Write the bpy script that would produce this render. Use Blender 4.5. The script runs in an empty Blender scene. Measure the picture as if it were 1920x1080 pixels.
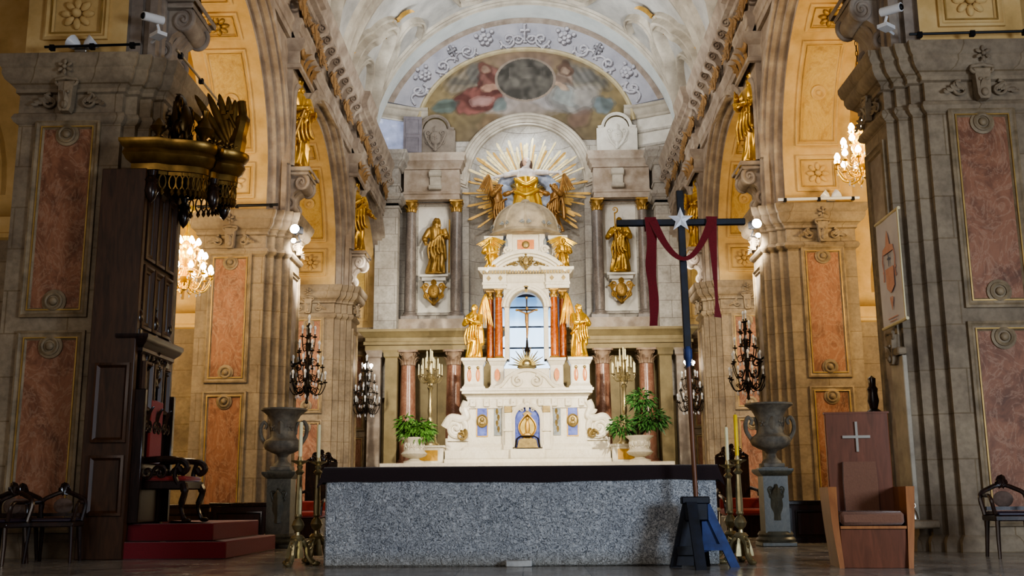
import bpy, math, random
from mathutils import Vector, Matrix, noise
random.seed(7)
PI = math.pi
sin, cos, sqrt = math.sin, math.cos, math.sqrt
COL = bpy.context.scene.collection

# ------------------------------------------------------------------ mesh builder
class M:
    def __init__(s): s.v = []; s.f = []
    def add(s, vs, fs):
        o = len(s.v); s.v += [tuple(p) for p in vs]; s.f += [tuple(i + o for i in f) for f in fs]; return s
    def join(s, m, fn=None, flip=False):
        vs = m.v if fn is None else [fn(*p) for p in m.v]
        fs = m.f if not flip else [tuple(reversed(f)) for f in m.f]
        return s.add(vs, fs)
    def map(s, fn, flip=False):
        s.v = [tuple(fn(*p)) for p in s.v]
        if flip: s.f = [tuple(reversed(f)) for f in s.f]
        return s
    def move(s, x=0, y=0, z=0): return s.map(lambda a, b, c: (a + x, b + y, c + z))
    def scale(s, k, ky=None, kz=None):
        ky = k if ky is None else ky; kz = k if kz is None else kz
        return s.map(lambda a, b, c: (a * k, b * ky, c * kz))
    def rotz(s, a):
        c_, s_ = cos(a), sin(a); return s.map(lambda x, y, z: (x * c_ - y * s_, x * s_ + y * c_, z))
    def roty(s, a):
        c_, s_ = cos(a), sin(a); return s.map(lambda x, y, z: (x * c_ + z * s_, y, -x * s_ + z * c_))
    def rotx(s, a):
        c_, s_ = cos(a), sin(a); return s.map(lambda x, y, z: (x, y * c_ - z * s_, y * s_ + z * c_))
    def mirx(s): return s.map(lambda x, y, z: (-x, y, z), True)
    def copy(s):
        m = M(); m.v = list(s.v); m.f = list(s.f); return m

    def box(s, x0, x1, y0, y1, z0, z1, b=0.0):
        if b <= 0:
            return s.add([(x0,y0,z0),(x1,y0,z0),(x1,y1,z0),(x0,y1,z0),(x0,y0,z1),(x1,y0,z1),(x1,y1,z1),(x0,y1,z1)],
                [(0,3,2,1),(4,5,6,7),(0,1,5,4),(1,2,6,5),(2,3,7,6),(3,0,4,7)])
        # chamfered box: three nested octagon-like rings
        def ring(z, i): return [(x0+i,y0,z),(x1-i,y0,z),(x1,y0+i,z),(x1,y1-i,z),(x1-i,y1,z),(x0+i,y1,z),(x0,y1-i,z),(x0,y0+i,z)]
        def inner(z): return [(x0+b,y0+b,z),(x1-b,y0+b,z),(x1-b,y0+b,z),(x1-b,y1-b,z),(x1-b,y1-b,z),(x0+b,y1-b,z),(x0+b,y1-b,z),(x0+b,y0+b,z)]
        R = [inner(z0), ring(z0+b, b), ring(z1-b, b), inner(z1)]
        vs = [p for r in R for p in r]; fs = []
        for k in range(3):
            for i in range(8):
                j = (i+1) % 8; fs.append((k*8+i, k*8+j, k*8+8+j, k*8+8+i))
        fs.append((6,5,3,1)); fs.append((24+1,24+3,24+5,24+6))
        return s.add(vs, fs)
    def prism(s, poly, a, b, axis='z'):
        """polygon (counter-clockwise in the two other axes) extruded along axis from a to b"""
        n = len(poly)
        def P(u, v, w):
            return (u, v, w) if axis == 'z' else ((u, w, v) if axis == 'y' else (w, u, v))
        vs = [P(u, v, a) for u, v in poly] + [P(u, v, b) for u, v in poly]
        fs = [tuple(range(n-1, -1, -1)), tuple(range(n, 2*n))] + [(i, (i+1) % n, n+(i+1) % n, n+i) for i in range(n)]
        if axis == 'y': fs = [tuple(reversed(f)) for f in fs]
        return s.add(vs, fs)
    def lathe(s, prof, seg=24, cx=0, cy=0, cz=0, a0=0, a1=2*PI, rad=None):
        """profile of (r, z); rad(angle, r, z) may change the radius"""
        full = abs(a1 - a0 - 2*PI) < 1e-6
        n = seg if full else seg + 1
        vs = []
        for r, z in prof:
            for i in range(n):
                a = a0 + (a1 - a0) * i / seg
                rr = rad(a, r, z) if rad else r
                vs.append((cx + rr*cos(a), cy + rr*sin(a), cz + z))
        fs = []
        for k in range(len(prof)-1):
            for i in range(n if full else n-1):
                j = (i+1) % n
                fs.append((k*n+i, k*n+j, k*n+n+j, k*n+n+i))
        if full:
            if prof[0][0] > 1e-6: fs.append(tuple(range(n-1, -1, -1)))
            if prof[-1][0] > 1e-6: fs.append(tuple((len(prof)-1)*n+i for i in range(n)))
        return s.add(vs, fs)
    def tube(s, pts, rad, seg=8, flat=1.0, up=None, cap=True):
        """tube through points; rad is a number or a list; flat squashes across 'up'"""
        pts = [Vector(p) for p in pts]; n = len(pts)
        if not hasattr(rad, '__len__'): rad = [rad]*n
        vs = []; prev = Vector(up) if up else None
        for i, p in enumerate(pts):
            t = (pts[min(i+1, n-1)] - pts[max(i-1, 0)])
            t = t.normalized() if t.length > 1e-9 else Vector((0,0,1))
            if prev is None:
                prev = Vector((0,0,1)) if abs(t.z) < .9 else Vector((0,1,0))
            a = prev - t*prev.dot(t)
            if a.length < 1e-6: a = t.orthogonal()
            a.normalize(); b = t.cross(a); prev = a
            for k in range(seg):
                w = 2*PI*k/seg
                vs.append(p + (a*cos(w)*flat + b*sin(w))*rad[i])
        fs = [(i*seg+k, i*seg+(k+1) % seg, (i+1)*seg+(k+1) % seg, (i+1)*seg+k) for i in range(n-1) for k in range(seg)]
        if cap: fs += [tuple(range(seg-1, -1, -1)), tuple((n-1)*seg+k for k in range(seg))]
        return s.add(vs, fs)
    def ball(s, c, r, seg=12, rings=8, fn=None):
        if not hasattr(r, '__len__'): r = (r, r, r)
        vs = [(0,0,-1)]; 
        for i in range(1, rings):
            t = -PI/2 + PI*i/rings
            for k in range(seg):
                w = 2*PI*k/seg; vs.append((cos(t)*cos(w), cos(t)*sin(w), sin(t)))
        vs.append((0,0,1)); fs = []
        for k in range(seg): fs.append((0, 1+(k+1) % seg, 1+k))
        for i in range(rings-2):
            for k in range(seg):
                a = 1+i*seg; fs.append((a+k, a+(k+1) % seg, a+seg+(k+1) % seg, a+seg+k))
        a = 1+(rings-2)*seg
        for k in range(seg): fs.append((a+k, a+(k+1) % seg, a+seg))
        out = []
        for x, y, z in vs:
            p = (x*r[0], y*r[1], z*r[2])
            if fn: p = fn(*p)
            out.append((p[0]+c[0], p[1]+c[1], p[2]+c[2]))
        return s.add(out, fs)
    def grid(s, nu, nv, fn, closed_u=False):
        """fn(u, v) for u, v in 0..1"""
        w = nu if closed_u else nu+1
        vs = [fn(i/nu, j/nv) for j in range(nv+1) for i in range(w)]
        fs = []
        for j in range(nv):
            for i in range(nu):
                i2 = (i+1) % w
                fs.append((j*w+i, j*w+i2, (j+1)*w+i2, (j+1)*w+i))
        return s.add(vs, fs)
    def mold(s, poly, prof, closed=True, fill=None):
        """profile (inset d, height h) swept round a 2D polygon (ccw): points (u, v, h). fill caps the last ring."""
        n = len(poly); rings = [[(p[0], p[1], h) for p in offset(poly, d, closed)] for d, h in prof]
        vs = [p for r in rings for p in r]; fs = []
        m = n if closed else n-1
        for k in range(len(prof)-1):
            for i in range(m):
                j = (i+1) % n
                fs.append((k*n+i, k*n+j, (k+1)*n+j, (k+1)*n+i))
        if fill: fs.append(tuple((len(prof)-1)*n+i for i in range(n)))
        return s.add(vs, fs)

def offset(poly, d, closed=True):
    """inset (d>0 goes left of the direction = inside for ccw)"""
    n = len(poly); out = []
    for i in range(n):
        p = poly[i]
        a = poly[i-1] if (closed or i > 0) else None
        b = poly[(i+1) % n] if (closed or i < n-1) else None
        ns = []
        for q, r in ((a, p), (p, b)):
            if q is None or r is None: continue
            ex, ey = r[0]-q[0], r[1]-q[1]; L = math.hypot(ex, ey)
            if L > 1e-9: ns.append((-ey/L, ex/L))
        if not ns: out.append(p); continue
        if len(ns) == 1: out.append((p[0]+ns[0][0]*d, p[1]+ns[0][1]*d)); continue
        mx, my = ns[0][0]+ns[1][0], ns[0][1]+ns[1][1]
        k = 1 + ns[0][0]*ns[1][0] + ns[0][1]*ns[1][1]
        if k < .15: k = .15
        out.append((p[0]+mx/k*d, p[1]+my/k*d))
    return out

def rect(x0, x1, y0, y1): return [(x0,y0),(x1,y0),(x1,y1),(x0,y1)]
def arc(cx, cy, r, a0, a1, n): return [(cx+r*cos(a0+(a1-a0)*i/n), cy+r*sin(a0+(a1-a0)*i/n)) for i in range(n+1)]
def lerp(a, b, t): return a+(b-a)*t
def spline(pts, n=6):
    """Catmull-Rom through 3D points"""
    pts = [Vector(p) for p in pts]; P = [pts[0]*2-pts[1]] + pts + [pts[-1]*2-pts[-2]]
    out = []
    for i in range(1, len(P)-2):
        for k in range(n):
            t = k/n
            out.append(.5*((2*P[i]) + (P[i+1]-P[i-1])*t + (2*P[i-1]-5*P[i]+4*P[i+1]-P[i+2])*t*t + (3*P[i]-P[i-1]-3*P[i+1]+P[i+2])*t**3))
    out.append(pts[-1]); return out

# ------------------------------------------------------------------ objects
def mesh(name, m, mat, smooth=40):
    me = bpy.data.meshes.new(name); me.from_pydata(m.v, [], m.f); me.validate(); me.update()
    if mat: me.materials.append(mat)
    if smooth:
        for p in me.polygons: p.use_smooth = True
        try: me.set_sharp_from_angle(angle=math.radians(smooth))
        except Exception: pass
    return me
def obj(name, m, mat, parent=None, smooth=40, loc=None):
    o = bpy.data.objects.new(name, m if isinstance(m, bpy.types.Mesh) else mesh(name, m, mat, smooth))
    COL.objects.link(o)
    if parent: o.parent = parent
    if loc: o.location = loc
    return o
def tag(o, label=None, cat=None, group=None, kind=None):
    for k, v in (('label', label), ('category', cat), ('group', group), ('kind', kind)):
        if v: o[k] = v
    return o
def empty(name, loc=(0,0,0), rz=0, label=None, cat=None, group=None, kind=None):
    o = bpy.data.objects.new(name, None); COL.objects.link(o); o.location = loc; o.rotation_euler = (0,0,rz); o.empty_display_size = .1
    return tag(o, label, cat, group, kind)
def thing(name, m, mat, label, cat, loc=(0,0,0), rz=0, group=None, smooth=40):
    o = obj(name, m, mat, None, smooth); o.location = loc; o.rotation_euler = (0,0,rz)
    return tag(o, label, cat, group)
def dup(o, loc=None, rz=None, label=None, parent=None):
    c = o.copy(); COL.objects.link(c)
    if parent: c.parent = parent
    for ch in list(o.children): dup(ch, parent=c)
    if loc is not None: c.location = loc
    if rz is not None: c.rotation_euler = (0,0,rz)
    if label: c['label'] = label
    return c
def struct(name, m, mat, parent=None, smooth=30):
    o = obj(name, m, mat, parent, smooth)
    if parent is None: o['kind'] = 'structure'
    return o
def remesh(m, vox, smooth_it=2, name='body', mat=None):
    """voxel union of overlapping pieces into one continuous surface"""
    me = bpy.data.meshes.new('tmp'); me.from_pydata(m.v, [], m.f); me.update()
    o = bpy.data.objects.new('tmp', me); COL.objects.link(o)
    r = o.modifiers.new('r', 'REMESH'); r.mode = 'VOXEL'; r.voxel_size = vox; r.use_smooth_shade = True
    if smooth_it:
        k = o.modifiers.new('s', 'SMOOTH'); k.iterations = smooth_it; k.factor = .4
    dg = bpy.context.evaluated_depsgraph_get()
    out = bpy.data.meshes.new_from_object(o.evaluated_get(dg)); out.name = name
    bpy.data.objects.remove(o); bpy.data.meshes.remove(me)
    out.materials.clear()
    if mat: out.materials.append(mat)
    for p in out.polygons: p.use_smooth = True
    return out

# ------------------------------------------------------------------ materials
def C(h, k=1.0):
    """sRGB hex to linear"""
    v = [int(h[i:i+2], 16)/255 for i in (0, 2, 4)]
    return tuple(min(1, (x/12.92 if x <= .04045 else ((x+.055)/1.055)**2.4)*k) for x in v) + (1,)
class NT:
    def __init__(s, name):
        s.m = bpy.data.materials.new(name); s.m.use_nodes = True; s.t = s.m.node_tree; s.n = s.t.nodes
        s.b = s.n['Principled BSDF']; s.out = s.n['Material Output']
    def new(s, typ, **k):
        n = s.n.new(typ)
        for a, v in k.items():
            if a[0] == '_': n.inputs[a[1:].replace('_', ' ')].default_value = v
            else: setattr(n, a, v)
        return n
    def link(s, a, b): s.t.links.new(a, b)
    def coord(s, world=False):
        if world: return s.new('ShaderNodeNewGeometry').outputs['Position']
        return s.new('ShaderNodeTexCoord').outputs['Object']
    def mix(s, fac, a, b, mode='MIX'):
        n = s.new('ShaderNodeMix', data_type='RGBA', blend_type=mode)
        for sock, v in ((n.inputs[0], fac), (n.inputs[6], a), (n.inputs[7], b)):
            if hasattr(v, 'is_linked') or hasattr(v, 'node'): s.link(v, sock)
            else: sock.default_value = v
        return n.outputs[2]
    def ramp(s, src, stops):
        r = s.new('ShaderNodeValToRGB'); e = r.color_ramp.elements
        while len(e) < len(stops): e.new(.5)
        for el, (p, c) in zip(e, stops):
            el.position = p; el.color = c if hasattr(c, '__len__') else (c, c, c, 1)
        s.link(src, r.inputs[0]); return r.outputs[0]
    def noise(s, vec, scale, detail=4, rough=.55, dist=0):
        n = s.new('ShaderNodeTexNoise'); n.inputs['Scale'].default_value = scale; n.inputs['Detail'].default_value = detail
        n.inputs['Roughness'].default_value = rough; n.inputs['Distortion'].default_value = dist
        s.link(vec, n.inputs['Vector']); return n.outputs[0]
    def bump(s, h, strength, dist=.02):
        n = s.new('ShaderNodeBump'); n.inputs['Strength'].default_value = strength; n.inputs['Distance'].default_value = dist
        s.link(h, n.inputs['Height']); s.link(n.outputs[0], s.b.inputs['Normal'])
    def fin(s, col=None, rough=.6, metal=0, spec=None):
        if col is not None:
            if hasattr(col, 'node'): s.link(col, s.b.inputs['Base Color'])
            else: s.b.inputs['Base Color'].default_value = col
        if hasattr(rough, 'node'): s.link(rough, s.b.inputs['Roughness'])
        else: s.b.inputs['Roughness'].default_value = rough
        s.b.inputs['Metallic'].default_value = metal
        if spec is not None: s.b.inputs['Specular IOR Level'].default_value = spec
        return s.m
def mottled(name, cols, scale=3, rough=.7, metal=0, bump=.0, dist=0, detail=5, world=False, bscale=None, spec=None):
    t = NT(name); v = t.coord(world); n = t.noise(v, scale, detail, .6, dist)
    k = len(cols); col = t.ramp(n, [(.32+.36*i/(k-1), c) for i, c in enumerate(cols)])
    if bump: t.bump(t.noise(v, bscale or scale*4, 4), bump)
    return t.fin(col, rough, metal, spec)
def ashlar(name, cols, mortar, bw=.9, bh=.46, rough=.8, stain=None):
    """dressed stone blocks with faint joints, mottled"""
    t = NT(name); p = t.coord(True)
    sx = t.new('ShaderNodeSeparateXYZ'); t.link(p, sx.inputs[0])
    ad = t.new('ShaderNodeMath', operation='ADD'); t.link(sx.outputs[0], ad.inputs[0]); t.link(sx.outputs[1], ad.inputs[1])
    cb = t.new('ShaderNodeCombineXYZ'); t.link(ad.outputs[0], cb.inputs[0]); t.link(sx.outputs[2], cb.inputs[1])
    br = t.new('ShaderNodeTexBrick'); t.link(cb.outputs[0], br.inputs['Vector'])
    br.inputs['Scale'].default_value = 1; br.inputs['Brick Width'].default_value = bw; br.inputs['Row Height'].default_value = bh
    br.inputs['Mortar Size'].default_value = .012; br.inputs['Mortar Smooth'].default_value = .6
    br.inputs['Color1'].default_value = (1,1,1,1); br.inputs['Color2'].default_value = (.78,.78,.8,1); br.inputs['Mortar'].default_value = mortar
    n = t.noise(p, 1.7, 6, .65); col = t.ramp(n, [(.3+.4*i/(len(cols)-1), c) for i, c in enumerate(cols)])
    col = t.mix(.8, col, br.outputs['Color'], 'MULTIPLY')
    n2 = t.noise(p, 14, 5); dk = t.ramp(n2, [(.3, (.78,.77,.75,1)), (.6, (1,1,1,1))])
    col = t.mix(1.0, col, dk, 'MULTIPLY')
    if stain:
        sm = t.ramp(t.noise(p, .55, 3), [(.45, 0.0), (.7, 1.0)]); col = t.mix(sm, col, t.mix(.5, col, stain))
    t.bump(n2, .25, .02); return t.fin(col, rough)
def marble(name, base, veins, scale=1.5, rough=.3, world=False, stretch=(1,1,.6)):
    t = NT(name); v = t.coord(world)
    mp = t.new('ShaderNodeMapping'); mp.inputs['Scale'].default_value = stretch; mp.inputs['Rotation'].default_value = (.3,.5,.2); t.link(v, mp.inputs[0])
    v = mp.outputs[0]
    n = t.noise(v, scale, 9, .72, 1.1); k = len(base)
    col = t.ramp(n, [(.3+.4*i/(k-1), c) for i, c in enumerate(base)])
    n2 = t.noise(v, scale*1.3, 6, .6, 3.0)
    vm = t.ramp(n2, [(.46, 0.0), (.5, 1.0), (.54, 0.0)])
    mm = t.new('ShaderNodeMath', operation='MULTIPLY'); t.link(vm, mm.inputs[0]); mm.inputs[1].default_value = .4
    col = t.mix(mm.outputs[0], col, veins)
    return t.fin(col, rough)
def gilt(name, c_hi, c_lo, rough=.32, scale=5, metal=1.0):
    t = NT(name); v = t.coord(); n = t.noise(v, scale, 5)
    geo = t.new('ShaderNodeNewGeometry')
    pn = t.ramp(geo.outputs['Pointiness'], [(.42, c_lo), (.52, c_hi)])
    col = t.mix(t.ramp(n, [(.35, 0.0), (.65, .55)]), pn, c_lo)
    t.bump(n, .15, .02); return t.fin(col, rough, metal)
def wood(name, c1, c2, rough=.4, scale=2.0, axis=(1,1,.15)):
    t = NT(name); v = t.coord(); mp = t.new('ShaderNodeMapping'); mp.inputs['Scale'].default_value = axis; t.link(v, mp.inputs[0])
    n = t.noise(mp.outputs[0], scale*8, 5, .6, .8)
    col = t.ramp(n, [(.3, c1), (.7, c2)]); return t.fin(col, rough)
def plain(name, c, rough=.5, metal=0): return NT(name).fin(c, rough, metal)
def glow(name, c, e):
    t = NT(name); t.b.inputs['Emission Color'].default_value = c; t.b.inputs['Emission Strength'].default_value = e
    return t.fin(c, .4)

STONE = ashlar('pier_stone', [C('776856'), C('96866f'), C('ab9a80')], C('c4b9a4'), .8, .55, stain=C('6d5f50'))
STONE_L = ashlar('apse_stone', [C('a8a29a'), C('c4bfb6'), C('d6d2c9')], C('8e8a84'), 1.1, .6, stain=C('8f8579'))
STUCCO = mottled('nave_plaster', [C('83766a'), C('9a8d80'), C('b3a798')], 2.2, .8, bump=.2, world=True)
STUCCO_W = mottled('pale_plaster', [C('cfcac0'), C('dedad0'), C('e9e6de')], 2.0, .75, bump=.15, world=True)
SOFFIT = mottled('arch_plaster', [C('b99a62'), C('cfae74'), C('dabd86')], 2.0, .7, bump=.12, world=True)
VAULT = mottled('vault_plaster', [C('a3a29f'), C('b7b6b2'), C('c8c7c2')], 1.2, .8, bump=.1, world=True)
RIB = mottled('vault_moulding', [C('9a9184'), C('b5ad9f'), C('cbc4b6')], 1.6, .75, world=True)
WHITEBAND = mottled('white_blue_band', [C('cfd6d6'), C('dfe6e6'), C('e9eeed')], .8, .8, world=True)
REDM = marble('red_breccia', [C('4f3424'), C('744b35'), C('936449'), C('80573f')], C('b3937a'), 2.3, .6, world=True)
ORM = marble('orange_breccia', [C('7b4a22'), C('a76a35'), C('c58d50'), C('a86e42')], C('dcb27c'), 2.6, .5, world=True)
SOFM = marble('golden_breccia', [C('9c7a3a'), C('b8944c'), C('c9a85e'), C('b08a48')], C('d9bd80'), 2.6, .5, world=True)
FRAME = mottled('panel_frame_stone', [C('6b5c45'), C('84735a'), C('9a876a')], 5, .6, world=True)
GOLDLINE = gilt('gold_fillet', C('b8985a'), C('7a6034'), .5, metal=.45)
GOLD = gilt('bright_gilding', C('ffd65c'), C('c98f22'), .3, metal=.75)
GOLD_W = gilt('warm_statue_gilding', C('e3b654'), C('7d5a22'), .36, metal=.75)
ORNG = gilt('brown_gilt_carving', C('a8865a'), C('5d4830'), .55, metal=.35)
GOLD_D = gilt('old_gilding', C('c9a25a'), C('6b5128'), .45, metal=.65)
BRONZE = gilt('dark_bronze', C('8a6c3a'), C('33240f'), .36, metal=.85)
BRASS = gilt('tarnished_brass', C('b9ab84'), C('5f5438'), .3, metal=.85)
IRON = mottled('blackened_metal', [C('14110e'), C('2a231c'), C('3a3128')], 8, .4, metal=.7)
DWOOD = wood('dark_walnut', C('2c1a0d'), C('4c301d'), .4)
BWOOD = wood('black_carved_wood', C('140b08'), C('33201a'), .24)
OAK = wood('cherry_wood', C('57301a'), C('71412a'), .38)
OAK_L = wood('light_cherry_wood', C('85522c'), C('9f6a3c'), .4)
def velvet(name, c, c2):
    t = NT(name); n = t.noise(t.coord(), 60, 4); t.bump(n, .4, .01)
    t.b.inputs['Sheen Weight'].default_value = .3
    return t.fin(t.mix(n, c, c2), .95)
CARPET = velvet('red_carpet', C('7a1c24'), C('5c1018'))
CLOTH = velvet('dark_maroon_cloth', C('230d12'), C('150709'))
SASH = velvet('crimson_cloth', C('74101b'), C('52060e'))
SEAT = velvet('brown_upholstery', C('7d5a45'), C('69483a'))
SEATRED = velvet('red_upholstery', C('8e2a24'), C('6e1714'))
WMARBLE = marble('white_marble', [C('cfc7b2'), C('dbd4c2'), C('e4ded0')], C('b9b09a'), 1.6, .35)
GMARBLE = marble('grey_green_marble', [C('302e26'), C('48463b'), C('5b5648')], C('6e6a5b'), 4, .4)
BLUEM = mottled('blue_mosaic', [C('2f3e8f'), C('4a5cb0'), C('6273c0')], 8, .4)
GREYM = marble('grey_inlay', [C('5d6266'), C('7f8588'), C('969a99')], C('b9bab3'), 5, .3)
ORINLAY = marble('orange_inlay', [C('b55a22'), C('cf7a3a'), C('d98f52')], C('e9b98a'), 6, .3)
COLM = marble('orange_column_marble', [C('7e3516'), C('a4501f'), C('bd6a30')], C('d59a64'), 2.2, .18)
REDCOL = marble('dusky_red_marble', [C('6d4a3c'), C('8c6350'), C('a37b66')], C('c3a28c'), 3, .28)
GCOL = marble('grey_column_marble', [C('5b534f'), C('776e68'), C('8f867e')], C('a89d94'), 3, .35)
OCHRE = mottled('ochre_plaster', [C('75684a'), C('8a7b58'), C('9a8b66')], 1.6, .7, world=True)
WAX = mottled('cream_wax', [C('d8cfa4'), C('e8e0b8')], 6, .5)
WAXY = mottled('yellow_wax', [C('d6b300'), C('f0d21e')], 4, .5)
BULB = glow('warm_bulb', (1,.86,.62,1), 28)
BULBW = glow('white_bulb', (1,.93,.8,1), 30)
CRYSTAL = NT('cut_crystal'); CRYSTAL.b.inputs['Transmission Weight'].default_value = .5; CRYSTAL = CRYSTAL.fin((.95,.95,1,1), .08, 0)
DEADBULB = plain('unlit_white_bulb', C('dfe2e6'), .25)
LEAF = mottled('green_leaf', [C('2d4a1d'), C('4c7a30'), C('7aa352')], 9, .5)
LEAF2 = mottled('dark_green_leaf', [C('1f3a1a'), C('33602a'), C('5a8a48')], 9, .5)
SOIL = plain('potting_soil', C('2a1d13'), .95)
BLUEP = mottled('blue_painted_wood', [C('16264f'), C('1f3467'), C('2a447c')], 6, .55)
NAVY = mottled('black_blue_paint', [C('08090f'), C('0f131f'), C('171e30')], 6, .5)
SILVER = plain('silver_star', C('e6e8ee'), .4, .2)
POLEW = wood('pole_wood', C('4b2a17'), C('77492a'), .45)
STEEL = plain('brushed_steel', C('b9b3a8'), .3, 1)
BLACKM = plain('black_metal', C('15161a'), .5, .5)
PAPER = mottled('banner_cloth', [C('c6c2c8'), C('d3d0d4'), C('dcdadc')], 1.5, .85)
SALMON = mottled('salmon_print', [C('d29a84'), C('deae9a')], 7, .85)
SLATE = plain('grey_print', C('7a8090'), .85)
LINEN = mottled('pale_cream_wood', [C('c9b98a'), C('d8caa0')], 6, .5)
SKIN = mottled('painted_flesh', [C('c9a287'), C('dcb79c')], 5, .55)
ROBE = mottled('painted_white_robe', [C('b9b0ac'), C('d9d2ca')], 6, .6)
BLUEROBE = mottled('painted_blue_cloak', [C('5b6478'), C('8a93a6'), C('a9b0bd')], 4, .6)
BROWNROBE = gilt('brown_gold_drapery', C('b58a50'), C('54391f'), .45, metal=.6)

def granite():
    t = NT('rough_granite'); v = t.coord()
    n = t.noise(v, 24, 3, .6, 2.6); col = t.ramp(n, [(.36, C('5d636c')), (.46, C('a0a3a7')), (.6, C('c6c8ca')), (.8, C('dcdddd'))])
    n2 = t.noise(v, 2.2, 4); col = t.mix(1.0, col, t.ramp(n2, [(.3, (.78,.79,.82,1)), (.65, (1,1,1,1))]), 'MULTIPLY')
    sx = t.new('ShaderNodeSeparateXYZ'); t.link(v, sx.inputs[0])
    low = t.ramp(sx.outputs[2], [(.0, 1.0), (.16, 0.0)]); col = t.mix(low, col, t.mix(.45, col, C('8d8263')))
    t.bump(n, 1.0, .03); return t.fin(col, .8)
GRANITE = granite()
def floor_mat():
    t = NT('polished_floor'); p = t.coord(True)
    ck = t.new('ShaderNodeTexBrick'); t.link(p, ck.inputs['Vector']); ck.offset = 0
    ck.inputs['Scale'].default_value = 1; ck.inputs['Brick Width'].default_value = .6; ck.inputs['Row Height'].default_value = .6
    ck.inputs['Mortar Size'].default_value = .006; ck.inputs['Color1'].default_value = C('a09c96'); ck.inputs['Color2'].default_value = C('827e79'); ck.inputs['Mortar'].default_value = C('3d3b38')
    n = t.noise(p, 5, 6, .65, .5); col = t.mix(1.0, ck.outputs['Color'], t.ramp(n, [(.3, (.6,.58,.55,1)), (.7, (1,1,1,1))]), 'MULTIPLY')
    return t.fin(col, t.ramp(t.noise(p, 3, 3), [(.3, .12), (.7, .3)]))
FLOOR = floor_mat()
# ------------------------------------------------------------------ carved ornament (all face -Y, x to the side, z up)
def leaf(L, W, curl=.5, th=.2, n=6):
    """acanthus-like blade rising in z, curling toward -y at the tip"""
    m = M(); vs = []
    for i in range(n+1):
        t = i/n; w = W*(.55+.9*t-1.4*t*t*t)*(1+.18*cos(t*16)); w = max(w, .02*W)
        z = L*(t-.25*curl*t**4); y = -L*curl*.55*t**2.4
        vs += [(-w, y+.10*W, z), (-w*.45, y-.12*W, z), (0, y-th*W-.1*W, z), (w*.45, y-.12*W, z), (w, y+.10*W, z), (0, y+.25*W, z)]
    fs = []
    for i in range(n):
        for k in range(6): fs.append((i*6+k, i*6+(k+1) % 6, i*6+6+(k+1) % 6, i*6+6+k))
    fs += [(5,4,3,2,1,0), tuple(n*6+k for k in range(6))]
    return m.add(vs, fs)
def volute(r, w, turns=1.75, cx=0, cz=0, start=0, hand=1, n=30, y=0, taper=.35):
    """flat scroll in the xz plane"""
    pts = []; rad = []
    for i in range(n+1):
        t = i/n; a = start+hand*turns*2*PI*t; rr = r*(1-t)**.8+.001
        pts.append((cx+rr*cos(a), y-.25*w*t, cz+rr*sin(a))); rad.append(w*lerp(1, taper, t))
    m = M().tube(pts, rad, 8, up=(0,1,0)); m.ball((cx, y-.2*w, cz), w*.75, 8, 6); return m
def rosette(r, petals=6, h=.25):
    m = M()
    for k in range(petals):
        a = 2*PI*k/petals
        p = M().ball((0,0,0), (r*.2, h*r*.5, r*.34), 8, 6).move(0, 0, r*.58); m.join(p.roty(a))
    m.ball((0, -h*r*.4, 0), (r*.26, h*r*.9, r*.26), 10, 6)
    return m
def dot_ring(r, w):
    """little rosette disc of the panels: ring with a boss"""
    m = M().tube([(r*cos(2*PI*i/20), 0, r*sin(2*PI*i/20)) for i in range(21)], w, 6, cap=False)
    m.ball((0, -w*.5, 0), (r*.55, w*1.6, r*.55), 10, 6); return m
def sprig(s, n=5, hand=1):
    """side spray of leaves with a scroll"""
    m = M().join(volute(.22*s, .05*s, 1.3, .25*s*hand, 0, PI/2, -hand))
    for k in range(n):
        a = hand*(.9+.35*k)
        m.join(leaf(.34*s*(1-.08*k), .075*s, .5), lambda x, y, z, a=a, k=k: (x*cos(a)+z*sin(a)+hand*(.16+.12*k)*s, y-.02*s, -x*sin(a)+z*cos(a)-.02*s))
    return m
def keystone(s):
    """capital ornament: scrolled block with pendant"""
    m = M()
    m.prism([(-.22*s,.42*s),(-.18*s,-.35*s),(-.12*s,-.48*s),(.12*s,-.48*s),(.18*s,-.35*s),(.22*s,.42*s)], -.2*s, .05*s, 'y')
    for h in (-1, 1): m.join(volute(.12*s, .05*s, 1.4, .2*s*h, .42*s, -PI/2, h, y=-.16*s))
    m.tube([(-.3*s,-.16*s,.46*s),(0,-.22*s,.5*s),(.3*s,-.16*s,.46*s)], .06*s, 8)
    m.join(leaf(.5*s, .13*s, .5), lambda x, y, z: (x, y-.2*s, z-.36*s))
    m.ball((0, -.22*s, -.3*s), (.1*s, .08*s, .12*s))
    for h in (-1, 1): m.ball((.09*s*h, -.22*s, .08*s), .05*s, 8, 6)
    return m
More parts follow.
